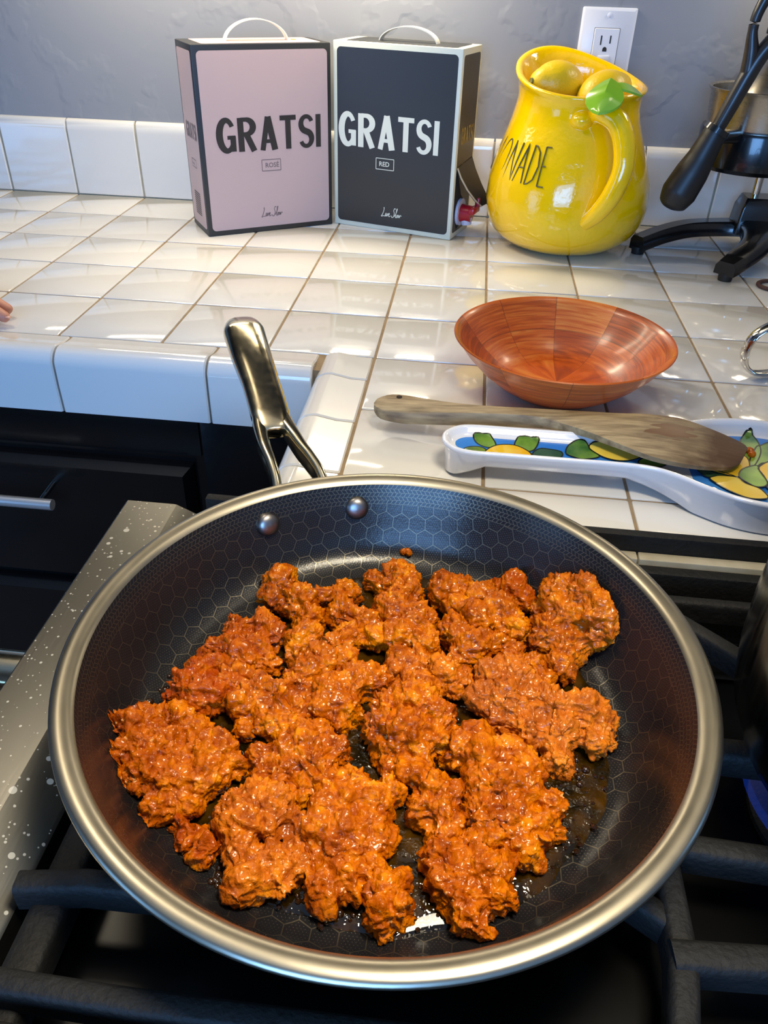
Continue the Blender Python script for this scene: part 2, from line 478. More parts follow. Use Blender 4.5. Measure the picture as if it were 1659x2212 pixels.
def polybar(bm, pts, wd=0.085, top=-0.02, h=0.14, taper=0.7):
    P = [Vector(p) for p in pts]
    Q = [P[0]]
    for a, c in zip(P[:-1], P[1:]):
        n = max(2, int((c - a).length / 0.15))
        Q += [a.lerp(c, k / n) for k in range(1, n + 1)]
    rings = []
    for i, c in enumerate(Q):
        d = (Q[min(i + 1, len(Q) - 1)] - Q[max(i - 1, 0)]); d.z = 0; d.normalize()
        s = Vector((-d.y, d.x, 0)); hw = wd / 2; zt = c.z; o = Vector((c.x, c.y, 0))
        half = [(1.0, -h), (1.0, -0.05), (0.95, -0.025), (0.82, -0.008), (0.55, 0.0)]
        rings.append([o + s * hw * q + Vector((0, 0, zt + dz)) for q, dz in half] + [o - s * hw * q + Vector((0, 0, zt + dz)) for q, dz in reversed(half)])
    loft(bm, rings); return bm
def grate(label, loc, bars):
    g = thing('burner_grate', label, 'grate', loc)
    for q_, (nm, pts, wd) in enumerate(bars):      # tops differ by fractions of a millimetre, as castings do
        bm = nb(); polybar(bm, [(p[0], p[1], p[2] - 0.0035 * q_) for p in pts], wd=wd)
        bmesh.ops.recalc_face_normals(bm, faces=bm.faces)
        put(nm, bm, M_IRON, g, world=True, sharp=50)
    return g
T = -0.02
gl = grate('large cast iron grate under the frying pan', (-0.45, -4.2, -0.4), [
    ('rail', [(-1.70, -2.62, -0.15), (-1.70, -7.4, -0.15)], 0.16),
    ('finger', [(-1.83, -5.06, -0.05), (-1.55, -5.035, T), (-1.2, -5.03, T), (-0.55, -4.72, T)], 0.10),
    ('cross_bar', [(-1.75, -5.43, T), (-1.2, -5.44, T), (0.2, -5.43, T), (0.79, -5.40, T)], 0.10),
    ('cross_bar', [(-1.75, -5.60, T), (-1.0, -5.60, T), (0.79, -5.60, T)], 0.10),
    ('rail', [(0.79, -4.2, T), (0.79, -5.04, T), (0.74, -5.30, T), (0.735, -7.2, T)], 0.115),
    ('finger', [(-1.78, -3.1, T), (-0.9, -3.75, T)], 0.10),
    ('finger', [(0.79, -3.2, T), (0.1, -3.75, T)], 0.10),
    ('finger', [(0.81, -4.92, T), (0.15, -4.5, T)], 0.10),
    ('rail', [(-1.75, -2.82, T), (0.8, -2.82, T)], 0.10)])
gr = grate('cast iron grate below the polished kettle', (2.3, -4.2, -0.4), [
    ('cross_bar', [(0.74, -5.04, T), (1.1, -5.02, T), (3.4, -4.97, T)], 0.13),
    ('finger', [(0.86, -4.57, T), (1.25, -4.585, T), (1.36, -4.59, -0.05)], 0.11),
    ('finger', [(0.95, -4.03, T), (1.6, -4.04, T), (1.8, -4.04, T)], 0.13),
    ('finger', [(0.98, -3.02, -0.06), (1.10, -3.11, T), (1.62, -3.58, T), (1.85, -3.75, T)], 0.10),
    ('cross_bar', [(0.9, -2.85, -0.12), (3.4, -2.85, -0.12)], 0.08),
    ('finger', [(1.30, -4.74, -0.14), (1.42, -4.86, -0.10), (1.50, -4.95, T)], 0.09),
    ('rail', [(3.4, -2.85, T), (3.4, -5.04, T)], 0.10)])

def burner(name_label, x, y, flame):
    t = thing('gas_burner', name_label, 'burner', (x, y, -0.399))
    bm = nb(); lathe(bm, [(0.44, 0.0), (0.44, 0.03), (0.40, 0.06), (0.34, 0.07), (0.34, 0.13), (0.0, 0.13)], 40); put('burner_head', bm, M_IRON, t)
    bm = nb(); lathe(bm, [(0.36, 0.13), (0.375, 0.145), (0.375, 0.175), (0.35, 0.195), (0.0, 0.205)], 40); put('burner_cap', bm, M_BURNER if flame else M_IRON, t)
    if flame:
        m, nt, bs = new_mat('blue_gas_flame')
        nt.nodes.remove(bs); out = nt.nodes['Material Output']
        em = N(nt, 'ShaderNodeEmission'); em.inputs['Color'].default_value = (0.02, 0.10, 0.85, 1); em.inputs['Strength'].default_value = 0.06
        tr = N(nt, 'ShaderNodeBsdfTransparent'); mx = N(nt, 'ShaderNodeAddShader')
        L(nt, em.outputs[0], mx.inputs[0]); L(nt, tr.outputs[0], mx.inputs[1]); L(nt, mx.outputs[0], out.inputs['Surface'])
        bm = nb(); lathe(bm, [(0.35, 0.10), (0.44, 0.13), (0.50, 0.17), (0.52, 0.205), (0.50, 0.235)], 48, cap0=False, cap1=False)
        for v in bm.verts:
            a = math.atan2(v.co.y, v.co.x); k = 1 + 0.03 * math.sin(a * 24); v.co.x *= k; v.co.y *= k
        put('flame', bm, m, t, label='blue gas flame ring')
burner('lit gas burner with blue flame below the kettle', 1.80, -4.12, True)
burner('unlit dark burner cap at the near edge of the range', 0.40, -5.72, False)

# ------------------------------------------------------------------ lettering
def text_polys(txt, height, shear=0.0, xscale=1.0, offset=0.0):
    cu = bpy.data.curves.new('t', 'FONT'); cu.body = txt; cu.shear = shear; cu.offset = offset; cu.resolution_u = 3
    ob = bpy.data.objects.new('t', cu)
    COL.objects.link(ob)
    dg = bpy.context.evaluated_depsgraph_get()
    me = bpy.data.meshes.new_from_object(ob.evaluated_get(dg))
    vs = np.array([v.co[:2] for v in me.vertices]); fs = [tuple(p.vertices) for p in me.polygons]
    bpy.data.objects.remove(ob); bpy.data.meshes.remove(me)
    lo = vs.min(0); hi = vs.max(0); k = height / (hi[1] - lo[1])
    return (vs - lo) * np.array([k * xscale, k]), fs

# heavy condensed capitals, drawn as strokes in a cell 1 high
def letter_strips(ch):
    """list of (centre line points, widths) in a cell of height 1; strokes are flat ribbons"""
    def arc(cx, cy, rx, ry, a0, a1, n=18):
        return [(cx + rx * math.cos(math.radians(a0 + (a1 - a0) * k / n)), cy + ry * math.sin(math.radians(a0 + (a1 - a0) * k / n))) for k in range(n + 1)]
    if ch == 'I': return [([(0.07, 0), (0.07, 1)], 0.14)], 0.14
    if ch == 'T': return [([(0.0, 0.94), (0.50, 0.94)], 0.13), ([(0.25, 0), (0.25, 1)], 0.15)], 0.50
    if ch == 'R':
        return [([(0.08, 0), (0.08, 1)], 0.16), ([(0.1, 0.945)] + arc(0.24, 0.73, 0.21, 0.215, 90, -90) + [(0.1, 0.515)], [0.11] + [0.11 + 0.06 * math.sin(math.pi * k / 18) for k in range(19)] + [0.11]), ([(0.24, 0.52), (0.46, 0.0)], 0.16)], 0.53
    if ch == 'A': return [([(0.10, 0), (0.29, 1)], 0.14), ([(0.29, 1), (0.48, 0)], 0.17), ([(0.14, 0.27), (0.44, 0.27)], 0.10)], 0.57
    if ch == 'G':
        p = arc(0.28, 0.5, 0.21, 0.45, 35, 325, 28)
        return [(p, [0.12 + 0.06 * math.sin(math.pi * min(1, max(0, (k - 2) / 24))) for k in range(29)]), ([(0.30, 0.44), (0.54, 0.44)], 0.10), ([(0.465, 0.02), (0.465, 0.48)], 0.15)], 0.54
    if ch == 'S':
        p = arc(0.24, 0.73, 0.17, 0.22, 20, 250, 16) + arc(0.23, 0.27, 0.17, 0.22, 70, -160, 16)
        n = len(p); return [(p, [0.11 + 0.06 * math.exp(-((k - n / 2) / 7) ** 2) for k in range(n)])], 0.46

def ribbon(bm, pts, wid, fn):
    P = [Vector((p[0], p[1])) for p in pts]
    W_ = wid if isinstance(wid, (list, tuple)) else [wid] * len(P)
    rows = []
    for i, p in enumerate(P):
        d = (P[min(i + 1, len(P) - 1)] - P[max(i - 1, 0)]).normalized(); s = Vector((-d.y, d.x)) * (W_[i] / 2)
        rows.append((bm.verts.new(fn(p.x + s.x, p.y + s.y)), bm.verts.new(fn(p.x - s.x, p.y - s.y))))
    for a, c in zip(rows[:-1], rows[1:]): bm.faces.new((a[0], a[1], c[1], c[0]))

def word(bm, txt, u0, u1, v0, v1, fn, gap=0.085):
    cells = [letter_strips(c) for c in txt]
    up_ = (fn(1, 0) - fn(0, 0)).cross(fn(0, 1) - fn(0, 0)); sk = [0.0]
    tot = sum(c[1] for c in cells) + gap * (len(cells) - 1)
    ku = (u1 - u0) / tot; kv = v1 - v0; x = 0
    for strips, wd in cells:
        for pts, sw in strips:
            sk[0] += 0.00012; ribbon(bm, pts, [q * 1.12 for q in sw] if isinstance(sw, list) else sw * 1.12, lambda a, c, x=x, e=sk[0]: fn(u0 + (x + a) * ku, v0 + c * kv) + e * up_)
        x += wd + gap

def font_word(bm, txt, u0, v0, height, fn, **kw):
    vs, fs = text_polys(txt, height, **kw)
    V_ = [bm.verts.new(fn(u0 + p[0], v0 + p[1])) for p in vs]
    for f in fs:
        try: bm.faces.new([V_[i] for i in f])
        except ValueError: pass
    return vs[:, 0].max()

def cursive(bm, u0, v0, h, fn):
    """the words Live Slow in a slanted running hand, thin pen strokes"""
    st = [[(0.36, 0.95), (0.46, 1.05), (0.42, 0.7), (0.22, 0.25), (0.02, 0.02), (0.10, -0.04), (0.35, 0.05), (0.62, 0.02), (0.72, 0.12)],
          [(0.72, 0.12), (0.84, 0.42), (0.80, 0.05), (0.95, 0.10), (1.04, 0.40), (1.08, 0.04), (1.26, 0.38), (1.36, 0.14), (1.52, 0.38), (1.40, 0.40), (1.38, 0.06), (1.58, 0.04), (1.74, 0.16)],
          [(2.62, 0.98), (2.42, 1.08), (2.26, 0.80), (2.40, 0.50), (2.28, 0.06), (1.98, -0.02), (1.92, 0.18)],
          [(2.40, 0.10), (2.74, 0.55), (2.92, 1.05), (2.80, 0.95), (2.66, 0.10), (2.80, 0.04), (2.98, 0.36), (2.86, 0.20), (2.94, 0.02), (3.06, 0.20), (2.98, 0.36), (3.20, 0.30), (3.22, 0.38), (3.20, 0.04), (3.38, 0.34), (3.38, 0.05), (3.58, 0.36), (3.74, 0.24)]]
    for k, s_ in enumerate(st):
        P = catmull([Vector((a, c, 0)) for a, c in s_], 5)
        ribbon(bm, [(u0 + (p.x * 0.72 + 0.05 * p.y) * h, v0 + p.y * h) for p in P], 0.0085, fn)

def frame_lines(bm, u0, v0, u1, v1, wd, fn):
    for a, c in (((u0, v0), (u1, v0)), ((u1, v0), (u1, v1)), ((u1, v1), (u0, v1)), ((u0, v1), (u0, v0))):
        ribbon(bm, [a, c], wd, fn)

# ------------------------------------------------------------------ the two wine boxes
def wine_box(name, label, loc, rot, W_, D_, H_, body_mat, panel_mat, ink, top_panel, word_uv, sub, sub_uv, side, txt_small):
    t = thing(name, label, 'box', loc, rot, None)
    bm = nb(); box(bm, (0, 0, 0), (W_, D_, H_), 0.012, 2); put('carton', bm, body_mat, t)
    e = 0.003
    front = lambda u, v, d=0.0: Vector((u, -e - d, v))
    bm = nb(); prism(bm, rrect(0.055, 0.062, W_ - 0.05, H_ - 0.062, 0.05), 0, e, lambda u, v, w_: Vector((u, -w_, v)))
    bmesh.ops.recalc_face_normals(bm, faces=bm.faces); put('front_panel', bm, panel_mat, t)
    bm = nb(); word(bm, 'GRATSI', *word_uv, lambda u, v: front(u, v, 0.002)); put('lettering', bm, ink, t)
    bm = nb(); u0, v0, u1, v1 = sub_uv
    fr = lambda u, v: front(u, v, 0.002)
    frame_lines(bm, u0, v0, u1, v1, 0.008, fr)
    vs, _ = text_polys(sub, 0.06, xscale=1.0); wdt = vs[:, 0].max()
    font_word(bm, sub, (u0 + u1) / 2 - wdt / 2, (v0 + v1) / 2 - 0.027, 0.055 if sub == 'RED' else 0.07, fr, offset=0.012)
    put('small_print', bm, txt_small if side == 'left' else ink, t)
    bm = nb(); cursive(bm, W_ / 2 - 0.14, 0.185, 0.105, fr); put('script_lettering', bm, txt_small if side == 'left' else ink, t)
    # top panel
    bm = nb(); prism(bm, rrect(0.14, 0.05, W_ - 0.10, D_ - 0.05, 0.05), H_, H_ + e); put('top_panel', bm, top_panel, t)
    # side panel
    sx = -e if side == 'left' else W_ + e
    sg = -1 if side == 'left' else 1
    bm = nb(); prism(bm, rrect(0.06, 0.07, D_ - 0.05, H_ - 0.07, 0.04), 0, e, lambda u, v, w_: Vector((sx - sg * e + sg * w_, u, v)))
    bmesh.ops.recalc_face_normals(bm, faces=bm.faces); put('side_panel', bm, panel_mat, t)
    mirror = (lambda u: D_ - u) if side == 'left' else (lambda u: u)
    sf = lambda u, v: Vector((sx + sg * 0.002, mirror(u), v))
    bm = nb(); word(bm, 'GRATSI', 0.14, D_ - 0.12, word_uv[2] + 0.12, word_uv[3] - 0.08, sf); put('lettering', bm, txt_small, t)
    bm = nb(); frame_lines(bm, D_ / 2 - 0.1, sub_uv[1] + 0.03, D_ / 2 + 0.1, sub_uv[3] - 0.01, 0.007, sf)
    font_word(bm, sub, D_ / 2 - 0.07, sub_uv[1] + 0.055, 0.03, sf)
    put('small_print', bm, txt_small, t)
    return t, sf

M_PINK = simple('pink_card', hexc(206, 178, 174), 0.45); M_CHAR = simple('charcoal_card', hexc(44, 46, 48), 0.42)
M_CHAR2 = simple('charcoal_front_card', hexc(48, 47, 46), 0.34); M_CREAMC = simple('cream_card', hexc(222, 224, 205), 0.45)
M_INKD = simple('dark_ink', hexc(48, 44, 42), 0.5); M_INKL = simple('cream_ink', hexc(226, 228, 212), 0.5); M_INKG = simple('gold_ink', hexc(150, 132, 70), 0.5)
M_GREYINK = simple('grey_ink', hexc(120, 104, 106), 0.5)
M_STRAP = simple('white_plastic_strap', hexc(240, 234, 215), 0.35)
bx, sf = wine_box('wine_box', 'pink boxed rosé wine carton with charcoal edges and GRATSI lettering', (-3.523, 3.276, 0), math.radians(32.2), 1.70, 0.72, 2.115,
    M_CHAR, M_PINK, M_INKD, M_PINK, (0.215, 1.545, 0.975, 1.35), 'ROSÉ', (0.755, 0.735, 1.0, 0.865), 'left', M_GREYINK)
# barcode on the side
bm = nb()
for k in range(11):
    ribbon(bm, [(0.22, 0.20 + k * 0.026), (0.48, 0.20 + k * 0.026)], 0.013, sf)
put('barcode', bm, M_INKD, bx)
def strap(t, u0, u1, y, H_, rise, lean=0.0):
    bm = nb(); P = []
    for k in range(25):
        a = math.pi * k / 24; P.append(Vector(((u0 + u1) / 2 - (u1 - u0) / 2 * math.cos(a) * (1 - 0.1 * math.sin(a)), y + lean * math.sin(a), H_ - 0.01 + rise * math.sin(a) ** 0.9)))
    hw = 0.055; rings = []
    for i, p in enumerate(P):
        d = (P[min(i + 1, 24)] - P[max(i - 1, 0)]).normalized(); n = Vector((0, 1, 0)); u_ = d.cross(n).normalized()
        rings.append([p + n * hw + u_ * 0.006, p - n * hw + u_ * 0.006, p - n * hw - u_ * 0.006, p + n * hw - u_ * 0.006])
    loft(bm, rings); bmesh.ops.recalc_face_normals(bm, faces=bm.faces)
    put('carry_strap', bm, M_STRAP, t)
strap(bx, 0.50, 1.28, 0.36, 2.115, 0.23)
bm = nb(); lathe(bm, [(0.035, 0), (0.03, 0.008), (0.0, 0.008)], 16, (1.36, 0.36)); bm.transform(Matrix.Translation((0, 0, 2.117))); put('strap_hole', bm, M_INKG, bx)

M_CREAM_S = simple('gold_cream_card', hexc(200, 188, 140), 0.45)
bx2, sf2 = wine_box('wine_box', 'black boxed red wine carton with cream edges and a red pouring tap', (-2.066, 4.235, 0), math.radians(-17.3), 1.66, 0.70, 2.14,
    M_CREAMC, M_CHAR2, M_INKL, M_CHAR, (0.085, 1.425, 0.99, 1.375), 'RED', (0.60, 0.755, 0.845, 0.885), 'right', M_INKG)
strap(bx2, 0.47, 1.22, 0.36, 2.14, 0.17)
# torn flap bent out of the side panel, tap in the opening
bm = nb()
fl = [[(0.0, 0.08, 0.86), (0.0, 0.64, 0.90)], [(0.05, 0.09, 0.75), (0.06, 0.64, 0.76)], [(0.12, 0.17, 0.60), (0.15, 0.64, 0.60)], [(0.19, 0.30, 0.46), (0.24, 0.64, 0.46)], [(0.24, 0.44, 0.36), (0.30, 0.62, 0.38)]]
top = [[bm.verts.new(Vector((1.668 + x, y, zz))) for x, y, zz in row] for row in fl]
bot = [[bm.verts.new(Vector((1.654 + x, y, zz - 0.012))) for x, y, zz in row] for row in fl]
for i in range(4):
    bm.faces.new((top[i][0], top[i][1], top[i + 1][1], top[i + 1][0])); bm.faces.new((bot[i][1], bot[i][0], bot[i + 1][0], bot[i + 1][1]))
    bm.faces.new((top[i][0], top[i + 1][0], bot[i + 1][0], bot[i][0])); bm.faces.new((top[i + 1][1], top[i][1], bot[i][1], bot[i + 1][1]))
bm.faces.new((top[4][0], top[4][1], bot[4][1], bot[4][0]))
bmesh.ops.recalc_face_normals(bm, faces=bm.faces)
put('torn_flap', bm, M_CHAR, bx2, sharp=60)
M_CREAMP = simple('raw_card', hexc(200, 182, 150), 0.8)
bm = nb(); tube(bm, [(1.67, 0.075, 0.86), (1.72, 0.085, 0.75), (1.79, 0.165, 0.60), (1.86, 0.295, 0.46), (1.91, 0.43, 0.36)], 0.011, 6); put('torn_edge', bm, M_CREAMP, bx2)
bm = nb(); prism(bm, [(0.075, 0.30), (0.075, 0.84), (0.30, 0.50), (0.42, 0.42), (0.42, 0.16), (0.20, 0.10)], 0, 0.003, lambda u, v, w_: Vector((1.664 + w_, u, v)))
bmesh.ops.recalc_face_normals(bm, faces=bm.faces); put('opening', bm, simple('opening_dark', hexc(24, 21, 24), 0.8), bx2)
M_RED = simple('red_plastic', hexc(170, 20, 38), 0.3); M_CLEAR = simple('pale_tap_plastic', hexc(205, 205, 225), 0.25)
def ydisc(bm, x0, x1, cy, cz, r0, r1, seg=28):
    loft(bm, [[Vector((x, cy + r * math.cos(2 * math.pi * k / seg), cz + r * math.sin(2 * math.pi * k / seg))) for k in range(seg)] for x, r in ((x0, r0), (x1, r1))])
    bmesh.ops.recalc_face_normals(bm, faces=bm.faces)
bm = nb(); ydisc(bm, 1.667, 1.70, 0.27, 0.30, 0.165, 0.165); put('tap_collar', bm, M_CLEAR, bx2)
bm = nb(); ydisc(bm, 1.70, 1.84, 0.27, 0.29, 0.11, 0.10); put('tap_body', bm, M_RED, bx2)
bm = nb(); box(bm, (1.82, 0.16, 0.30), (1.90, 0.40, 0.38), 0.02); box(bm, (1.84, 0.36, 0.30), (1.90, 0.42, 0.47), 0.015); put('tap_lever', bm, M_RED, bx2)
bm = nb(); tube(bm, [(1.77, 0.27, 0.24), (1.78, 0.27, 0.155)], [0.08, 0.065], 16); put('tap_spout', bm, M_CLEAR, bx2)

# ------------------------------------------------------------------ outlet
ol = thing('wall_outlet', 'white square-faced wall outlet plate with test buttons on the grey wall', 'outlet', (1.24, WY, 1.45))
y0 = WY
bm = nb()
def yplate(bm, u0, v0, u1, v1, r, ya, yb, chamfer=0.0):
    a = rrect(u0, v0, u1, v1, r); c = rrect(u0 + chamfer, v0 + chamfer, u1 - chamfer, v1 - chamfer, max(r - chamfer * 0.5, 0.002))
    loft(bm, [[Vector((u, ya, v)) for u, v in a], [Vector((u, (ya + yb) / 2, v)) for u, v in a], [Vector((u, yb, v)) for u, v in c]])
    bmesh.ops.recalc_face_normals(bm, faces=bm.faces)
yplate(bm, 0.915, 1.475, 1.575, 2.535, 0.02, y0, y0 - 0.05, 0.035); put('cover_plate', bm, M_PLASTIC_W, ol, world=True)
bm = nb(); yplate(bm, 1.083, 1.70, 1.405, 2.325, 0.012, y0 - 0.04, y0 - 0.052, 0.002); put('gap', bm, simple('gap_grey', hexc(140, 140, 145), 0.7), ol, world=True)
bm = nb(); yplate(bm, 1.092, 1.71, 1.396, 2.316, 0.012, y0 - 0.04, y0 - 0.066, 0.006); put('receptacle', bm, M_PLASTIC_W, ol, world=True)
for u, v, w_, h in ((1.185, 2.19, 0.016, 0.10), (1.297, 2.20, 0.016, 0.085), (1.185, 1.77, 0.016, 0.10), (1.297, 1.78, 0.016, 0.085)):
    bm = nb(); box(bm, (u - w_ / 2, y0 - 0.068, v - h / 2), (u + w_ / 2, y0 - 0.060, v + h / 2)); put('slot', bm, M_DARK, ol, world=True)
for v in (2.09, 1.89 - 0.22):
    bm = nb(); prism(bm, [(1.243 + 0.026 * math.cos(math.radians(a)), v + 0.03 * math.sin(math.radians(a))) for a in range(0, 181, 15)] + [(1.217, v - 0.02), (1.269, v - 0.02)], 0, 0.008, lambda a, c, d: Vector((a, y0 - 0.060 - d, c)))
    bmesh.ops.recalc_face_normals(bm, faces=bm.faces); put('earth_slot', bm, M_DARK, ol, world=True)
for v in (1.99, 1.885):
    bm = nb(); box(bm, (1.175, y0 - 0.078, v - 0.036), (1.315, y0 - 0.062, v + 0.036), 0.006); put('button', bm, M_PLASTIC_W, ol, world=True)
for v in (2.455, 1.555):
    bm = nb(); ring = []
    for r, d in ((0.028, 0.048), (0.026, 0.058), (0.012, 0.062)):
        ring.append([Vector((1.245 + r * math.cos(2 * math.pi * k / 16), y0 - d, v + r * math.sin(2 * math.pi * k / 16))) for k in range(16)])
    loft(bm, ring); bmesh.ops.recalc_face_normals(bm, faces=bm.faces); put('screw', bm, M_PLASTIC_W, ol, world=True)

# ------------------------------------------------------------------ lemon pitcher
M_YEL = simple('yellow_glaze', hexc(255, 206, 0), 0.12, coat=0.7, noise=(18, 0.4, hexc(250, 194, 0)), bump=(40, 0.42, 0.004))
pit = thing('pitcher', 'glossy yellow lemon-shaped ceramic pitcher with lettering and a curved handle', 'pitcher', (0.92, 3.93, 0))
PP = [(0.0, 0.50), (0.02, 0.60), (0.06, 0.72), (0.15, 0.86), (0.33, 0.965), (0.55, 1.0), (0.80, 0.975), (1.05, 0.90), (1.28, 0.81), (1.48, 0.73), (1.60, 0.695), (1.70, 0.70), (1.80, 0.72)]
def pit_r(zz):
    for (z0, r0), (z1, r1) in zip(PP[:-1], PP[1:]):
        if zz <= z1: f = (zz - z0) / (z1 - z0); f = max(0, f); return r0 + (r1 - r0) * f
    return PP[-1][1]
def rim_lift(a):   # how much the rim rises, angle a in radians; the lip points to the back left
    d = math.degrees(a) % 360
    g = lambda c, s_: math.exp(-(((d - c + 180) % 360 - 180) / s_) ** 2)
    return 0.30 * g(118, 48) + 0.10 * g(60, 40) + 0.04 * g(185, 35) - 0.05 * g(270, 50)
def rim_push(a):
    d = math.degrees(a) % 360
    return 0.14 * math.exp(-(((d - 135 + 180) % 360 - 180) / 34) ** 2)
bm = nb(); seg = 96; rings = []
zs = [0.0, 0.02, 0.06, 0.11, 0.18, 0.26, 0.35, 0.45, 0.55, 0.68, 0.80, 0.92, 1.05, 1.17, 1.28, 1.38, 1.48, 1.55, 1.60, 1.66, 1.71, 1.75]
def pring(zz, off, lift=1.0):
    out = []
    for k in range(seg):
        a = 2 * math.pi * k / seg; f = max(0.0, min(1.0, (zz - 1.2) / 0.55)) ** 1.4
        r = pit_r(zz) + off + rim_push(a) * f
        r *= 1 + 0.012 * math.sin(3 * a + 4 * zz) * (zz < 1.5)
        out.append(Vector((r * math.cos(a), r * math.sin(a), zz + rim_lift(a) * f * lift)))
    return out
for zz in zs: rings.append(pring(zz, 0))
rings += [pring(1.79, 0.025), pring(1.815, 0.02), pring(1.825, -0.01), pring(1.815, -0.045), pring(1.785, -0.06), pring(1.72, -0.075), pring(1.6, -0.08), pring(1.4, -0.09), pring(1.1, -0.10), pring(0.6, -0.10), pring(0.15, -0.12)]
loft(bm, rings); bmesh.ops.recalc_face_normals(bm, faces=bm.faces); put('body', bm, M_YEL, pit, sharp=80)
def on_pit(deg, zz, off=0.0):
    r = pit_r(zz) + off; a = math.radians(deg); return Vector((r * math.cos(a), r * math.sin(a), zz))
# handle: from below the rim, out and down to the belly
bm = nb()
hp = [on_pit(-80, 1.60, -0.02), on_pit(-77, 1.64, 0.14), on_pit(-70, 1.57, 0.27), on_pit(-67, 1.38, 0.33), on_pit(-67.5, 1.12, 0.31), on_pit(-71, 0.86, 0.21), on_pit(-75, 0.66, 0.09), on_pit(-78, 0.56, 0.0), on_pit(-80, 0.50, -0.05)]
hp = catmull(hp, 6); tube(bm, hp, lerp_list([0.10, 0.115, 0.12, 0.12, 0.115, 0.11, 0.10, 0.09, 0.08], len(hp)), 20); bmesh.ops.recalc_face_normals(bm, faces=bm.faces)
put('handle', bm, M_YEL, pit)
bm = nb(); c = on_pit(-92, 1.54, -0.03)
bmesh.ops.create_icosphere(bm, subdivisions=3, radius=0.13, matrix=Matrix.Translation(c)); 
for v in bm.verts: v.co.z = c.z + (v.co.z - c.z) * 0.8
put('handle_knob', bm, M_YEL, pit)
# leaves
M_LEAF = simple('green_leaf_glaze', hexc(134, 186, 44), 0.15, coat=0.6, noise=(30, 0.5, hexc(156, 200, 64)))
def leaf(bm, base, tip, width, droop, fold=0.25, n=10):
    base = Vector(base); tip = Vector(tip); d = tip - base; s = d.cross(Vector((0, 0, 1))).normalized()
    rows = []; rows2 = []
    for i in range(n + 1):
        t = i / n; c = base + d * t + Vector((0, 0, droop * math.sin(math.pi * t)))
        wv = width * math.sin(math.pi * min(1, (t * 0.92 + 0.08))) ** 0.8
        row = [c + s * wv * u + Vector((0, 0, -fold * wv * abs(u))) for u in (-1, -0.5, 0, 0.5, 1)]
        rows.append(row)
    th = 0.022
    A = [[bm.verts.new(p) for p in r] for r in rows]; B = [[bm.verts.new(p - Vector((0, 0, th))) for p in r] for r in rows]
    for i in range(n):
        for j in range(4):
            bm.faces.new((A[i][j], A[i][j + 1], A[i + 1][j + 1], A[i + 1][j])); bm.faces.new((B[i][j + 1], B[i][j], B[i + 1][j], B[i + 1][j + 1]))
        bm.faces.new((A[i][0], A[i + 1][0], B[i + 1][0], B[i][0])); bm.faces.new((A[i + 1][4], A[i][4], B[i][4], B[i + 1][4]))
    for i in (0, n):
        for j in range(4): bm.faces.new((A[i][j], B[i][j], B[i][j + 1], A[i][j + 1]))
    bmesh.ops.recalc_face_normals(bm, faces=bm.faces)
bm = nb(); leaf(bm, (0.20, -0.80, 1.98), (0.09, -1.10, 1.68), 0.20, 0.05, 0.45); put('leaf', bm, M_LEAF, pit, label='green leaf hanging over the front')
bm = nb(); leaf(bm, (0.22, -0.80, 1.93), (0.58, -0.70, 1.82), 0.13, 0.05, 0.45); put('leaf', bm, M_LEAF, pit)
# lettering LEMONADE as thin engraved strokes
LET = {'L': [[(0, 1), (0, 0), (0.9, 0.0)]], 'E': [[(0.85, 1), (0, 1), (0, 0), (0.9, 0)], [(0, 0.52), (0.6, 0.52)]], 'M': [[(0, 0), (0.1, 1), (0.5, 0.3), (0.9, 1), (1, 0)]],
       'O': [[(0.5 + 0.5 * math.cos(k * math.pi / 10), 0.5 + 0.5 * math.sin(k * math.pi / 10)) for k in range(21)]], 'N': [[(0, 0), (0.05, 1), (0.95, 0), (1, 1)]],
       'A': [[(0, 0), (0.55, 1), (1, 0)], [(0.2, 0.4), (0.82, 0.4)]], 'D': [[(0, 0), (0.02, 1), (0.3, 0.98), (0.75, 0.85), (1, 0.5), (0.75, 0.14), (0.3, 0.02), (0, 0)]]}
bm = nb(); spots = [-206.0, -195.0, -183.0, -171.5, -153.0, -136.5, -126.5, -117.0]
wd_ = [6.5, 6.5, 11, 10.5, 8.5, 8, 7.5, 5.2]
spots = [-196, -187, -177, -162, -148, -137.5, -127, -117]
for ch, a0, wdg in zip('LEMONADE', spots, wd_):
    for st in LET[ch]:
        dense = []
        for p, q in zip(st[:-1], st[1:]):
            for k in range(6): dense.append((p[0] + (q[0] - p[0]) * k / 6, p[1] + (q[1] - p[1]) * k / 6))
        dense.append(st[-1])
        tube(bm, [on_pit(a0 + wdg * (u + 0.12 * (v - 0.5)), 0.86 + 0.40 * v, 0.002) for u, v in dense], 0.0085, 6)
put('lettering', bm, simple('grey_engraving', hexc(96, 84, 40), 0.5), pit)

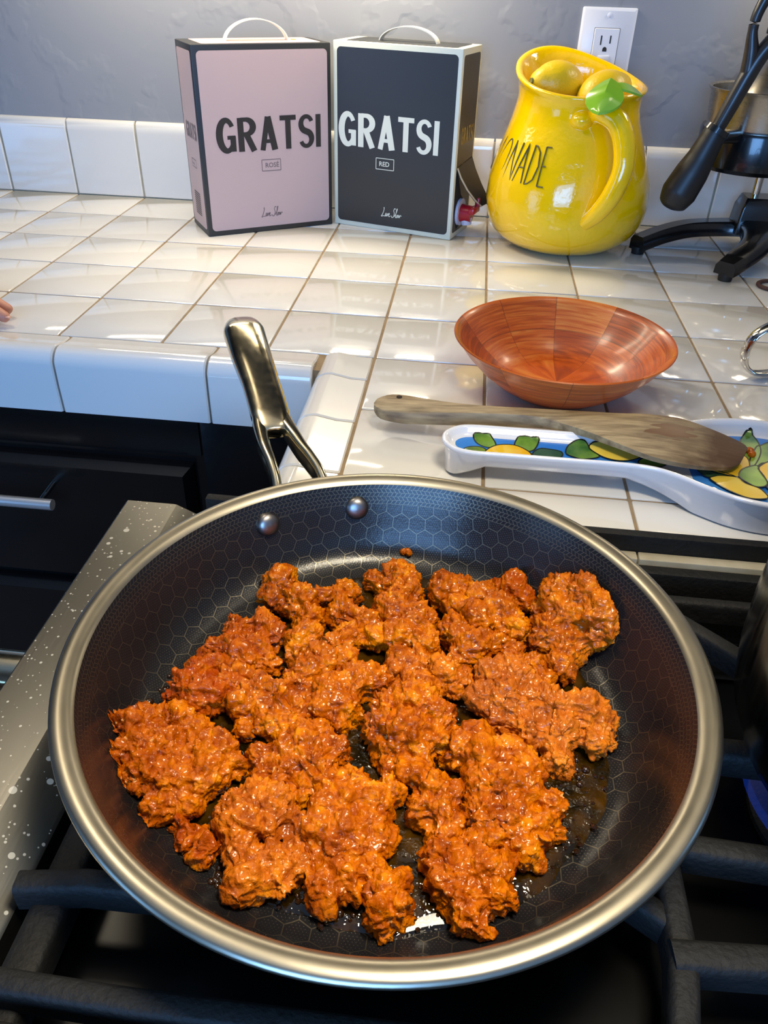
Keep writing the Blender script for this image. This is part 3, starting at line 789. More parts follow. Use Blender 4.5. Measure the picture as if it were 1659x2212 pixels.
# lemons inside
M_LEMON = simple('lemon_skin', hexc(232, 194, 22), 0.38, noise=(25, 0.6, hexc(212, 178, 22)), bump=(230, 0.5, 0.0012))
def lemon(label, c, axis, L_, R_, group='lemons in the pitcher'):
    t = thing('lemon', label, 'lemon', c, 0, group)
    q = Vector((0, 0, 1)).rotation_difference(Vector(axis)).to_matrix().to_4x4()
    prof = []
    for k in range(25):
        s_ = -1 + 2 * k / 24; r = R_ * math.sqrt(max(0, 1 - s_ * s_)) ** 1.0; zz = s_ * L_
        if k >= 22: r = max(r, R_ * 0.20 * (1 - (k - 22) / 3)); zz += 0.02 * (k - 21)
        prof.append((max(r, 0.004), zz))
    bm = nb(); lathe(bm, prof, 40); bm.transform(q); put('fruit', bm, M_LEMON, t)
    bm = nb(); lathe(bm, [(0.035, 0), (0.03, 0.018), (0.0, 0.01)], 14); bm.transform(Matrix.Translation((0, 0, L_ + 0.055))); bm.transform(q)
    put('stem_end', bm, simple('stem_scar', hexc(130, 128, 60), 0.7), t)
lemon('lemon at the lip of the pitcher with its stem end facing out', (0.64, 3.98, 1.80), (-0.80, -0.50, 0.12), 0.32, 0.25)
lemon('lemon beside the green leaves in the mouth of the pitcher', (1.16, 3.82, 1.72), (0.62, 0.45, 0.30), 0.33, 0.26)
lemon('lemon low in the pitcher below the other two', (0.86, 4.1, 1.30), (0.3, 0.9, 0.0), 0.34, 0.25)

# ------------------------------------------------------------------ citrus press
M_PRESS = simple('black_gloss_paint', hexc(13, 13, 14), 0.22, coat=0.5, noise=(30, 0.4, hexc(22, 21, 20)))
M_RUBBER = simple('dark_rubber_grip', hexc(26, 25, 25), 0.42)
M_CUP = steel_mat('satin_cup_steel', hexc(178, 172, 162), 0.28, (1, 1, 6), 0.1)
jp = thing('citrus_press', 'black cast metal citrus press with steel cup and long lever handle', 'juicer', (3.3, 4.15, 0))
def press_leg(pts, ws, h):
    bm = nb(); P = catmull(pts, 6); n = len(P); W_ = lerp_list(ws, n); rings = []
    for i, p in enumerate(P):
        d = P[min(i + 1, n - 1)] - P[max(i - 1, 0)]; d.z = 0; d.normalize(); s = Vector((-d.y, d.x, 0)); o = Vector((p.x, p.y, 0)); w_ = W_[i] / 2; zt = p.z
        rings.append([o + s * w_ * 1.25 + Vector((0, 0, zt - h)), o + s * w_ * 1.2 + Vector((0, 0, zt - 0.05)), o + s * w_ * 0.85 + Vector((0, 0, zt)), o - s * w_ * 0.85 + Vector((0, 0, zt)), o - s * w_ * 1.2 + Vector((0, 0, zt - 0.05)), o - s * w_ * 1.25 + Vector((0, 0, zt - h))])
    loft(bm, rings); bmesh.ops.recalc_face_normals(bm, faces=bm.faces); put('leg', bm, M_PRESS, jp, world=True, sharp=50)
press_leg([(1.85, 3.64, 0.22), (2.18, 3.92, 0.27), (2.55, 4.16, 0.30), (2.95, 4.27, 0.31), (3.25, 4.25, 0.33)], [0.17, 0.18, 0.20, 0.22, 0.26], 0.17)
press_leg([(2.71, 2.76, 0.22), (2.93, 3.02, 0.29), (3.16, 3.36, 0.34), (3.30, 3.75, 0.37), (3.36, 4.2, 0.38)], [0.20, 0.25, 0.28, 0.30, 0.32], 0.145)
press_leg([(3.95, 3.05, 0.22), (3.75, 3.5, 0.28), (3.45, 3.95, 0.33), (3.35, 4.2, 0.34)], [0.17, 0.22, 0.26, 0.30], 0.16)
for x, y in ((1.89, 3.68), (2.76, 2.82), (3.92, 3.12)):
    bm = nb(); tube(bm, [(x, y, 0.09), (x, y, 0.0)], [0.085, 0.078], 20); put('rubber_foot', bm, M_RUBBER, jp, world=True)
bm = nb(); loft(bm, [[Vector((x + 3.38, y + 4.25, zz)) for x, y in rrect(-s_, -s_ * 0.8, s_, s_ * 0.8, 0.03)] for s_, zz in ((0.27, 0.20), (0.25, 0.5), (0.21, 0.62), (0.20, 0.63))]); bmesh.ops.recalc_face_normals(bm, faces=bm.faces); put('hub', bm, M_PRESS, jp, world=True)
for x in (3.30, 3.62):
    bm = nb(); tube(bm, [(x, 4.25, 0.6), (x, 4.25, 3.3)], 0.05, 20); put('rod', bm, M_CHROME, jp, world=True)
CX, CY = 3.06, 4.05
bm = nb(); lathe(bm, [(0.45, 0.985), (0.60, 1.0), (0.645, 1.05), (0.655, 1.40), (0.64, 1.44), (0.60, 1.44), (0.58, 1.10), (0.0, 1.08)], 64, (CX, CY)); put('bowl_holder', bm, M_PRESS, jp, world=True)
bm = nb(); lathe(bm, [(0.30, 1.30), (0.595, 1.40), (0.60, 1.43), (0.635, 1.80), (0.66, 1.83), (0.668, 1.845), (0.655, 1.852), (0.62, 1.835), (0.585, 1.5), (0.1, 1.45)], 64, (CX, CY)); put('steel_cup', bm, M_CUP, jp, world=True)
bm = nb(); lathe(bm, [(0.50, 1.60), (0.44, 1.75), (0.33, 1.95), (0.20, 2.12), (0.13, 2.20), (0.12, 2.9), (0.0, 2.9)], 40, (CX + 0.07, CY)); put('press_cone', bm, M_CUP, jp, world=True)
bm = nb(); box(bm, (3.08, 3.9, 3.0), (3.72, 4.5, 3.35), 0.05); put('top_block', bm, M_PRESS, jp, world=True)
# lug between lever and holder
bm = nb(); tube(bm, [(2.45, 3.32, 1.42), (2.72, 3.60, 1.40), (2.86, 3.72, 1.38)], [0.06, 0.075, 0.09], 16); put('lug', bm, M_PRESS, jp, world=True)
LY = 3.15
bm = nb(); gp = catmull([(2.035, LY, 0.685), (2.05, LY, 0.73), (2.10, LY, 0.86), (2.19, LY, 1.08), (2.25, LY, 1.24), (2.31, LY, 1.42), (2.345, LY, 1.52)], 8)
tube(bm, gp, lerp_list([0.06, 0.155, 0.20, 0.185, 0.155, 0.135, 0.125], len(gp)), 28); bmesh.ops.recalc_face_normals(bm, faces=bm.faces); put('grip', bm, M_RUBBER, jp, world=True)
bm = nb(); tube(bm, [(2.335, LY, 1.50), (2.36, LY, 1.555)], [0.148, 0.14], 24); put('collar', bm, M_PRESS, jp, world=True)
M_LEVER = simple('brownish_black_lever', hexc(40, 34, 30), 0.35, coat=0.2)
bm = nb(); lp = catmull([(2.345, LY, 1.53), (2.43, LY, 1.78), (2.52, LY, 2.05), (2.60, LY, 2.24), (2.72, LY, 2.42), (2.90, LY, 2.66), (3.1, LY + 0.2, 2.95), (3.25, LY + 0.7, 3.2)], 6)
tube(bm, lp, lerp_list([0.075, 0.085, 0.09, 0.085, 0.085, 0.09, 0.10, 0.11], len(lp)), 20); put('lever', bm, M_LEVER, jp, world=True)
bm = nb(); lp = catmull([(2.52, LY, 2.06), (2.50, LY, 2.26), (2.46, LY, 2.45), (2.47, LY, 2.62), (2.55, LY, 2.82), (2.70, LY, 3.0)], 6)
tube(bm, lp, lerp_list([0.085, 0.075, 0.05, 0.055, 0.06, 0.06], len(lp)), 16); put('lever_loop', bm, M_LEVER, jp, world=True)
bm = nb(); lp = catmull([(2.66, LY, 2.34), (2.66, LY, 2.5), (2.70, LY, 2.75), (2.78, LY, 3.0)], 6)
tube(bm, lp, [0.06] * len(lp), 16); put('lever_loop', bm, M_LEVER, jp, world=True)

# brown hair tie on the counter
bm = nb(); tube(bm, [(3.30 + 0.205 * math.cos(2 * math.pi * k / 40), 2.66 + 0.165 * math.sin(2 * math.pi * k / 40), 0.022) for k in range(40)], 0.022, 10, closed=True)
tag(put('elastic_band', bm, simple('brown_elastic', hexc(84, 54, 44), 0.7)), 'brown elastic band lying on the tiles below the citrus press', 'band')

# ------------------------------------------------------------------ steel mug, only its handle reaches into the picture
mg = thing('steel_mug', 'steel mug with a flat polished strap handle at the right edge of the counter', 'mug', (3.05, 0.35, 0))
bm = nb(); lathe(bm, [(0.36, 0), (0.38, 0.01), (0.38, 0.62), (0.39, 0.63), (0.37, 0.635), (0.36, 0.60), (0.36, 0.03), (0, 0.03)], 48); put('cup', bm, M_CHROME, mg)
bm = nb(); P = catmull([(2.70, 0.25, 0.50), (2.55, 0.18, 0.545), (2.40, 0.12, 0.505), (2.28, 0.10, 0.415), (2.235, 0.10, 0.29), (2.245, 0.10, 0.17), (2.31, 0.11, 0.085), (2.42, 0.14, 0.045), (2.70, 0.25, 0.04)], 8)
rings = []
for i, p in enumerate(P):
    d = (P[min(i + 1, len(P) - 1)] - P[max(i - 1, 0)]).normalized(); n = Vector((0.35, -0.93, 0)).normalized(); u_ = d.cross(n).normalized()
    rings.append([p + n * 0.055 * math.cos(a) + u_ * 0.022 * math.sin(a) for a in [2 * math.pi * k / 14 for k in range(14)]])
loft(bm, rings); bmesh.ops.recalc_face_normals(bm, faces=bm.faces); put('handle', bm, M_CHROME, mg, world=True)

# ------------------------------------------------------------------ wooden bowl
def bowl_wood():
    m, nt, b = new_mat('segmented_bowl_wood')
    b.inputs['Roughness'].default_value = 0.35; b.inputs['Coat Weight'].default_value = 0.3; b.inputs['Coat Roughness'].default_value = 0.14
    tc = N(nt, 'ShaderNodeTexCoord'); sp = N(nt, 'ShaderNodeSeparateXYZ'); L(nt, tc.outputs['Object'], sp.inputs[0])
    ang = math_n(nt, 'ARCTAN2', sp.outputs[1], sp.outputs[0])
    zlev = math_n(nt, 'FLOOR', math_n(nt, 'MULTIPLY', sp.outputs[2], 1 / (0.235 * U)))
    seg = math_n(nt, 'FLOOR', math_n(nt, 'ADD', math_n(nt, 'MULTIPLY', ang, 10 / (2 * math.pi)), math_n(nt, 'MULTIPLY', zlev, 0.0)))
    cid = math_n(nt, 'ADD', math_n(nt, 'MULTIPLY', seg, 3.17), math_n(nt, 'MULTIPLY', zlev, 7.31))
    wn = N(nt, 'ShaderNodeTexWhiteNoise', noise_dimensions='1D'); L(nt, cid, wn.inputs['W'])
    cb = N(nt, 'ShaderNodeCombineXYZ'); L(nt, math_n(nt, 'MULTIPLY', ang, 0.10), cb.inputs[0]); L(nt, sp.outputs[2], cb.inputs[1]); L(nt, wn.outputs['Value'], cb.inputs[2])
    mp = N(nt, 'ShaderNodeMapping'); L(nt, cb.outputs[0], mp.inputs['Vector']); mp.inputs['Scale'].default_value = (26, 620, 9)
    # grain runs along or across by segment
    n = N(nt, 'ShaderNodeTexNoise'); n.inputs['Scale'].default_value = 0.7; n.inputs['Detail'].default_value = 6; n.inputs['Distortion'].default_value = 0.8
    L(nt, mp.outputs[0], n.inputs['Vector'])
    f = math_n(nt, 'ADD', math_n(nt, 'MULTIPLY', n.outputs['Fac'], 1.0), math_n(nt, 'MULTIPLY', wn.outputs['Value'], 0.42))
    r = N(nt, 'ShaderNodeValToRGB'); L(nt, math_n(nt, 'SUBTRACT', f, 0.20), r.inputs['Fac'])
    e = r.color_ramp.elements; e[0].position = 0.12; e[0].color = hexc(112, 44, 10); e[1].position = 0.85; e[1].color = hexc(236, 140, 54)
    q = e.new(0.42); q.color = hexc(184, 74, 12); q = e.new(0.62); q.color = hexc(218, 98, 18)
    # dark joint lines between the segments
    fr = math_n(nt, 'FRACT', math_n(nt, 'MULTIPLY', ang, 10 / (2 * math.pi)))
    ln = math_n(nt, 'LESS_THAN', math_n(nt, 'MINIMUM', fr, math_n(nt, 'SUBTRACT', 1.0, fr)), 0.008)
    fz_ = math_n(nt, 'FRACT', math_n(nt, 'MULTIPLY', sp.outputs[2], 1 / (0.235 * U)))
    ln = math_n(nt, 'MAXIMUM', ln, math_n(nt, 'LESS_THAN', fz_, 0.03))
    mx = N(nt, 'ShaderNodeMix', data_type='RGBA'); L(nt, math_n(nt, 'MULTIPLY', ln, 0.5), mx.inputs[0]); L(nt, r.outputs['Color'], mx.inputs[6]); mx.inputs[7].default_value = hexc(90, 36, 14)
    L(nt, mx.outputs[2], b.inputs['Base Color'])
    return m
bw = thing('wooden_bowl', 'round segmented orange-brown wooden bowl on the tiles', 'bowl', (0.607, -0.33, 0), math.radians(18))
bm = nb()
lathe(bm, [(0.36, 0.0), (0.42, 0.0), (0.44, 0.012), (0.56, 0.09), (0.69, 0.20), (0.80, 0.32), (0.865, 0.41), (0.897, 0.448), (0.908, 0.458), (0.902, 0.466), (0.885, 0.462), (0.845, 0.42), (0.77, 0.325), (0.66, 0.21), (0.53, 0.11), (0.40, 0.055), (0.2, 0.04), (0.0, 0.04)], 96)
put('bowl', bm, bowl_wood(), bw, sharp=50)

# ------------------------------------------------------------------ spoon rest
M_CER = simple('white_ceramic', hexc(228, 228, 232), 0.08, coat=0.5)
sr = thing('spoon_rest', 'white ceramic spoon rest painted with lemons and green leaves on blue', 'spoon rest', (0.9, -1.8, 0))
def sr_outline():
    far = [(-0.10, -1.585), (0.2, -1.58), (0.6, -1.578), (0.95, -1.56), (1.15, -1.50), (1.35, -1.36), (1.55, -1.245), (1.80, -1.185), (2.05, -1.19), (2.30, -1.27), (2.50, -1.42), (2.60, -1.62), (2.60, -1.86), (2.50, -2.08), (2.30, -2.25), (2.05, -2.34)]
    near = [(1.80, -2.345), (1.58, -2.29), (1.40, -2.185), (1.25, -2.075), (1.10, -2.005), (0.9, -1.985), (0.5, -1.985), (0.1, -1.985), (-0.10, -1.985), (-0.22, -1.95), (-0.295, -1.87), (-0.315, -1.785), (-0.295, -1.70), (-0.22, -1.62)]
    P = [Vector((x, y, 0)) for x, y in far + near]; out = []
    n = len(P)
    for i in range(n):
        p0, p1, p2, p3 = P[i - 1], P[i], P[(i + 1) % n], P[(i + 2) % n]
        for k in range(5):
            t = k / 5; out.append(0.5 * ((2 * p1) + (p2 - p0) * t + (2 * p0 - 5 * p1 + 4 * p2 - p3) * t * t + (3 * p1 - p0 - 3 * p2 + p3) * t ** 3))
    return out
OUT = sr_outline()
NRM = []
for i, p in enumerate(OUT):
    d = (OUT[(i + 1) % len(OUT)] - OUT[i - 1]).normalized(); NRM.append(Vector((-d.y, d.x, 0)))   # outline runs clockwise: left normal points outward
if (OUT[0] + NRM[0] - Vector((0.9, -1.8, 0))).length < (OUT[0] - Vector((0.9, -1.8, 0))).length: NRM = [-n for n in NRM]
def base_z(x):
    if x < -0.02: return max(0.0, min(0.12, (x + 0.28) * 0.42))
    if x > 0.95: return max(0.0, 0.12 - (x - 0.95) * 0.30)
    return 0.12
def fz(x): return float(np.interp(x, [1.05, 1.35], [0.205, 0.155]))
def ring_in(d, zf): return [p - n * d + Vector((0, 0, zf(p.x))) for p, n in zip(OUT, NRM)]
bm = nb()
rings = [ring_in(0.12, lambda x: base_z(x) + 0.0), ring_in(0.055, lambda x: base_z(x)), ring_in(0.035, lambda x: base_z(x) + 0.02), ring_in(0.02, lambda x: 0.20), ring_in(0.003, lambda x: 0.232), ring_in(0.0, lambda x: 0.245), ring_in(0.006, lambda x: 0.258), ring_in(0.022, lambda x: 0.262), ring_in(0.042, lambda x: 0.25), ring_in(0.055, lambda x: 0.225),
         ring_in(0.07, lambda x: fz(x) + 0.012), ring_in(0.09, lambda x: fz(x) + 0.002), ring_in(0.12, lambda x: fz(x) - 0.002)]
R = [[bm.verts.new(p) for p in r] for r in rings]
n = len(OUT)
for i in range(len(R) - 1):
    for j in range(n):
        k = (j + 1) % n; bm.faces.new((R[i][j], R[i][k], R[i + 1][k], R[i + 1][j]))
for row in (R[0], R[-1]):
    es = [bm.edges.get((row[j], row[(j + 1) % n])) for j in range(n)]
    bmesh.ops.triangle_fill(bm, use_beauty=True, edges=es)
bmesh.ops.recalc_face_normals(bm, faces=bm.faces)
put('dish', bm, M_CER, sr, world=True, sharp=60)
# painted decoration on the dish floor
FZ = 0.153
RP = [(0.042, 0.25, 0), (0.055, 0.225, 0), (0.07, 0.012, 1), (0.09, 0.002, 1), (0.12, -0.002, 1)]
def zsurf(x, y):
    d = min((q.x - x) ** 2 + (q.y - y) ** 2 for q in OUT) ** 0.5
    f = fz(x); zz = [v + (f if k else 0) for _, v, k in RP]
    return float(np.interp(d, [q[0] for q in RP], zz))
def paint(name, pts, mat, z=0.0, outline=True, label=None):
    bm = nb(); ngon(bm, [Vector((x, y, max(fz(x), zsurf(x, y)) + z)) for x, y in pts])
    bmesh.ops.triangulate(bm, faces=bm.faces); bmesh.ops.recalc_face_normals(bm, faces=bm.faces)
    for f in bm.faces:
        if f.normal.z < 0: f.normal_flip()
    o = put(name, bm, mat, sr, world=True, label=label)
    if outline:
        bm = nb(); P = [(x, y) for x, y in pts] + [pts[0]]
        ribbon(bm, P, 0.010, lambda u, v: Vector((u, v, max(fz(u), zsurf(u, v)) + z + 0.0012)))
        put('outline', bm, M_PAINTK, o, world=True)
    return o
M_BLUE = simple('blue_paint', hexc(40, 112, 200), 0.10, coat=0.5, noise=(20, 0.8, hexc(66, 140, 220)))
M_PAINTK = simple('black_paint_line', hexc(30, 34, 26), 0.2)
M_LEMP = simple('yellow_paint', hexc(232, 196, 44), 0.10, coat=0.5, noise=(40, 0.8, hexc(228, 160, 24)))
M_LEMP2 = simple('pale_yellow_paint', hexc(222, 198, 84), 0.10, coat=0.5, noise=(40, 0.8, hexc(222, 178, 50)))
M_LFP = simple('green_paint', hexc(50, 96, 46), 0.10, coat=0.5, noise=(30, 1.0, hexc(140, 176, 62)))
M_LFD = simple('dark_green_paint', hexc(30, 62, 46), 0.10, coat=0.5, noise=(30, 0.8, hexc(60, 100, 52)))
blue = [p - n * 0.098 for p, n in zip(OUT, NRM)]
blue = [(p.x, p.y) for p in blue]
def ell(cx, cy, a, c, rot=0.0, n=28, a0=0, a1=360, pinch=0.0):
    out = []; r = math.radians(rot)
    for k in range(n):
        t = math.radians(a0 + (a1 - a0) * k / (n - 1 if a1 - a0 < 360 else n)); x = a * math.cos(t); y = c * math.sin(t) * (1 + pinch * math.cos(2 * t))
        out.append((cx + x * math.cos(r) - y * math.sin(r), cy + x * math.sin(r) + y * math.cos(r)))
    return out
def leafp(x0, y0, x1, y1, wd, n=9):
    d = Vector((x1 - x0, y1 - y0)); s = Vector((-d.y, d.x)).normalized(); a = []; c = []
    for k in range(n + 1):
        t = k / n; q = Vector((x0, y0)) + d * t; w_ = wd * math.sin(math.pi * t) ** 0.75 if 0 < t < 1 else 0
        a.append(q + s * w_); c.append(q - s * w_)
    P = a + c[-2:0:-1]; return [(p.x, p.y) for p in P]
bm = nb(); vs = [bm.verts.new(Vector((x, y, fz(x) + 0.002))) for x, y in blue]; es = [bm.edges.new((vs[i], vs[(i + 1) % len(vs)])) for i in range(len(vs))]
bmesh.ops.triangle_fill(bm, use_beauty=True, edges=es)
for f in bm.faces:
    f.normal_update()
    if f.normal.z < 0: f.normal_flip()
put('blue_ground', bm, M_BLUE, sr, world=True)
DECOR = [
 ('leaf', 'L', [(-0.093, -1.664), (-0.073, -1.573), (-0.008, -1.592), (0.05, -1.699), (0.064, -1.795), (-0.006, -1.812), (-0.07, -1.76)]),
 ('leaf', 'L', [(-0.186, -1.957), (-0.145, -1.847), (-0.069, -1.816), (-0.013, -1.835), (0.011, -1.899), (-0.019, -1.957), (-0.141, -1.99)]),
 ('leaf', 'L', [(0.197, -1.774), (0.221, -1.658), (0.287, -1.604), (0.377, -1.584), (0.367, -1.692), (0.335, -1.794), (0.299, -1.827), (0.244, -1.844)]),
 ('leaf', 'D', [(0.319, -1.851), (0.371, -1.78), (0.44, -1.778), (0.519, -1.801), (0.51, -1.875), (0.419, -1.902), (0.338, -1.902)]),
 ('lemon', 'Y', [(-0.026, -1.932), (0.011, -1.845), (0.064, -1.787), (0.127, -1.763), (0.204, -1.765), (0.272, -1.812), (0.311, -1.879), (0.294, -1.975), (0.13, -2.052), (-0.005, -2.034)]),
 ('leaf', 'L', [(0.548, -1.815), (0.578, -1.701), (0.646, -1.639), (0.701, -1.653), (0.724, -1.733), (0.757, -1.783), (0.772, -1.834), (0.666, -1.88), (0.599, -1.861)]),
 ('leaf', 'D', [(1.125, -1.635), (1.229, -1.618), (1.297, -1.644), (1.324, -1.686), (1.303, -1.763), (1.185, -1.786), (1.088, -1.774)]),
 ('leaf', 'L', [(1.031, -1.873), (1.102, -1.777), (1.202, -1.771), (1.236, -1.818), (1.123, -1.904)]),
 ('lemon', 'P', [(0.715, -1.721), (0.742, -1.661), (0.8, -1.643), (0.913, -1.634), (1.04, -1.625), (1.115, -1.606), (1.129, -1.656), (1.09, -1.76), (1.01, -1.837), (0.911, -1.868), (0.819, -1.846), (0.756, -1.791)]),
 ('leaf', 'L', [(1.929, -1.11), (1.966, -1.171), (1.973, -1.274), (1.956, -1.383), (1.905, -1.504), (1.845, -1.603), (1.803, -1.609), (1.808, -1.488), (1.83, -1.361), (1.849, -1.239)]),
 ('leaf', 'L', [(2.059, -1.366), (1.981, -1.41), (1.943, -1.436), (1.892, -1.536), (1.85, -1.622), (1.819, -1.742), (1.875, -1.714), (1.916, -1.669), (1.988, -1.619)]),
 ('leaf', 'D', [(1.419, -1.688), (1.508, -1.733), (1.582, -1.816), (1.687, -1.882), (1.536, -1.915), (1.473, -1.897), (1.435, -1.801)]),
 ('lemon', 'Y', [(1.475, -1.728), (1.628, -1.617), (1.759, -1.586), (1.819, -1.587), (1.834, -1.643), (1.817, -1.732), (1.776, -1.776), (1.713, -1.874), (1.642, -1.869), (1.553, -1.839), (1.506, -1.79)]),
 ('lemon', 'P', [(1.504, -1.933), (1.539, -1.901), (1.591, -1.883), (1.694, -1.89), (1.73, -1.957), (1.799, -1.999), (1.83, -2.055), (1.83, -2.123), (1.716, -2.14), (1.616, -2.079), (1.542, -1.994)]),
 ('lemon', 'Y', [(1.869, -1.753), (1.908, -1.699), (1.971, -1.646), (2.039, -1.65), (2.036, -1.792), (1.98, -1.936), (1.908, -2.009), (1.864, -1.998), (1.882, -1.934), (1.883, -1.862), (1.874, -1.789)]),
 ('leaf', 'L', [(1.716, -1.851), (1.756, -1.78), (1.821, -1.732), (1.874, -1.716), (1.869, -1.79), (1.88, -1.871), (1.883, -1.933), (1.85, -1.981), (1.791, -1.993), (1.75, -1.954), (1.719, -1.905)]),
 ('leaf', 'D', [(2.12, -1.62), (2.22, -1.50), (2.36, -1.46), (2.38, -1.58), (2.28, -1.68), (2.18, -1.70)]),
 ('lemon', 'Y', [(2.14, -2.0), (2.22, -1.9), (2.34, -1.86), (2.44, -1.9), (2.44, -2.0), (2.34, -2.08), (2.22, -2.1)]),
 ('leaf', 'L', [(2.34, -1.84), (2.30, -1.76), (2.36, -1.64), (2.47, -1.6), (2.48, -1.72), (2.42, -1.82)]),
]
def smooth_loop(pts):
    P = [Vector((p[0], p[1])) for p in pts]; n = len(P); out = []
    for i in range(n):
        p0, p1, p2, p3 = P[i - 1], P[i], P[(i + 1) % n], P[(i + 2) % n]
        for k in range(4):
            t = k / 4; q = 0.5 * ((2 * p1) + (p2 - p0) * t + (2 * p0 - 5 * p1 + 4 * p2 - p3) * t * t + (3 * p1 - p0 - 3 * p2 + p3) * t ** 3); out.append((q.x, q.y))
    return out
edge_in = [(p.x, p.y) for p in [q - n * 0.062 for q, n in zip(OUT, NRM)]]
def in_dish(p):      # keep the paint inside the blue ground
    blue = edge_in; c = False; n = len(blue); x, y = p
    for i in range(n):
        (x0, y0), (x1, y1) = blue[i], blue[i - 1]
        if (y0 > y) != (y1 > y) and x < (x1 - x0) * (y - y0) / (y1 - y0) + x0: c = not c
    return c
for k, (nm, c, pts) in enumerate(DECOR):
    pts = smooth_loop(pts)
    for _ in range(12):      # keep most of each motif on the dish
        if sum(not in_dish(p) for p in pts) < 0.08 * len(pts) or c in 'YP' or sum(p[0] for p in pts) / len(pts) < 1.3: break
        pts = [(p[0], p[1] - 0.02) for p in pts]
    cx_ = sum(p[0] for p in pts) / len(pts); cy_ = sum(p[1] for p in pts) / len(pts)
    P = []
    for p in pts:
        for f_ in np.linspace(1.0, 0.05, 40):
            q = (cx_ + (p[0] - cx_) * f_, cy_ + (p[1] - cy_) * f_)
            if in_dish(q): break
        else: continue
        if not P or (P[-1][0] - q[0]) ** 2 + (P[-1][1] - q[1]) ** 2 > 4e-5: P.append(q)
    if len(P) < 8: continue
    o = paint('painted_' + nm, P, {'L': M_LFP, 'D': M_LFD, 'Y': M_LEMP, 'P': M_LEMP2}[c], 0.003 + 0.0011 * k)
M_CRUMB = None

# ------------------------------------------------------------------ wooden spatula
def spat_wood():
    m, nt, b = new_mat('worn_spatula_wood'); b.inputs['Roughness'].default_value = 0.55
    tc = N(nt, 'ShaderNodeTexCoord'); mp = N(nt, 'ShaderNodeMapping'); mp.inputs['Scale'].default_value = (12, 90, 60); L(nt, tc.outputs['Object'], mp.inputs['Vector'])
    n = N(nt, 'ShaderNodeTexNoise'); n.inputs['Scale'].default_value = 3; n.inputs['Detail'].default_value = 7; L(nt, mp.outputs[0], n.inputs['Vector'])
    r = N(nt, 'ShaderNodeValToRGB'); e = r.color_ramp.elements; e[0].position = 0.3; e[0].color = hexc(112, 92, 66); e[1].position = 0.68; e[1].color = hexc(172, 150, 112)
    L(nt, n.outputs['Fac'], r.inputs['Fac'])
    # darker, cooked end of the blade
    sp = N(nt, 'ShaderNodeSeparateXYZ'); L(nt, tc.outputs['Object'], sp.inputs[0])
    n2 = N(nt, 'ShaderNodeTexNoise'); n2.inputs['Scale'].default_value = 55; n2.inputs['Detail'].default_value = 4; L(nt, tc.outputs['Object'], n2.inputs['Vector'])
    f = math_n(nt, 'ADD', math_n(nt, 'MULTIPLY', math_n(nt, 'SUBTRACT', sp.outputs[0], 0.52 * U), 16.0), math_n(nt, 'MULTIPLY', math_n(nt, 'SUBTRACT', n2.outputs['Fac'], 0.5), 1.6))
    cl = N(nt, 'ShaderNodeClamp'); L(nt, f, cl.inputs[0])
    mx = N(nt, 'ShaderNodeMix', data_type='RGBA'); L(nt, math_n(nt, 'MULTIPLY', cl.outputs[0], 0.92), mx.inputs[0]); L(nt, r.outputs['Color'], mx.inputs[6]); mx.inputs[7].default_value = hexc(78, 50, 30)
    # wet orange-brown oil patch
    vd = N(nt, 'ShaderNodeVectorMath', operation='DISTANCE'); vd.inputs[1].default_value = (0.72 * U, -0.27 * U, 0.0)
    mp2 = N(nt, 'ShaderNodeMapping'); mp2.inputs['Scale'].default_value = (1, 1.1, 0.1); L(nt, tc.outputs['Object'], mp2.inputs['Vector']); L(nt, mp2.outputs[0], vd.inputs[0])
    n3 = N(nt, 'ShaderNodeTexNoise'); n3.inputs['Scale'].default_value = 60; L(nt, mp.outputs[0], n3.inputs['Vector']); n3.inputs['Scale'].default_value = 1.2
    st = math_n(nt, 'LESS_THAN', math_n(nt, 'ADD', vd.outputs['Value'], math_n(nt, 'MULTIPLY', math_n(nt, 'SUBTRACT', n3.outputs['Fac'], 0.5), 0.075)), 0.013)
    mx2 = N(nt, 'ShaderNodeMix', data_type='RGBA'); L(nt, math_n(nt, 'MULTIPLY', st, 0.85), mx2.inputs[0]); L(nt, mx.outputs[2], mx2.inputs[6]); mx2.inputs[7].default_value = hexc(92, 50, 14)
    L(nt, mx2.outputs[2], b.inputs['Base Color'])
    L(nt, math_n(nt, 'SUBTRACT', 0.55, math_n(nt, 'ADD', math_n(nt, 'MULTIPLY', st, 0.06), math_n(nt, 'MULTIPLY', cl.outputs[0], 0.12))), b.inputs['Roughness'])
    bp = N(nt, 'ShaderNodeBump'); bp.inputs['Strength'].default_value = 0.3; bp.inputs['Distance'].default_value = 0.0006; L(nt, n.outputs['Fac'], bp.inputs['Height']); L(nt, bp.outputs['Normal'], b.inputs['Normal'])
    return m
sp_t = thing('wooden_spatula', 'worn wooden spatula with a dark stained blade resting across the spoon rest', 'spatula', (0.55, -1.30, 0))
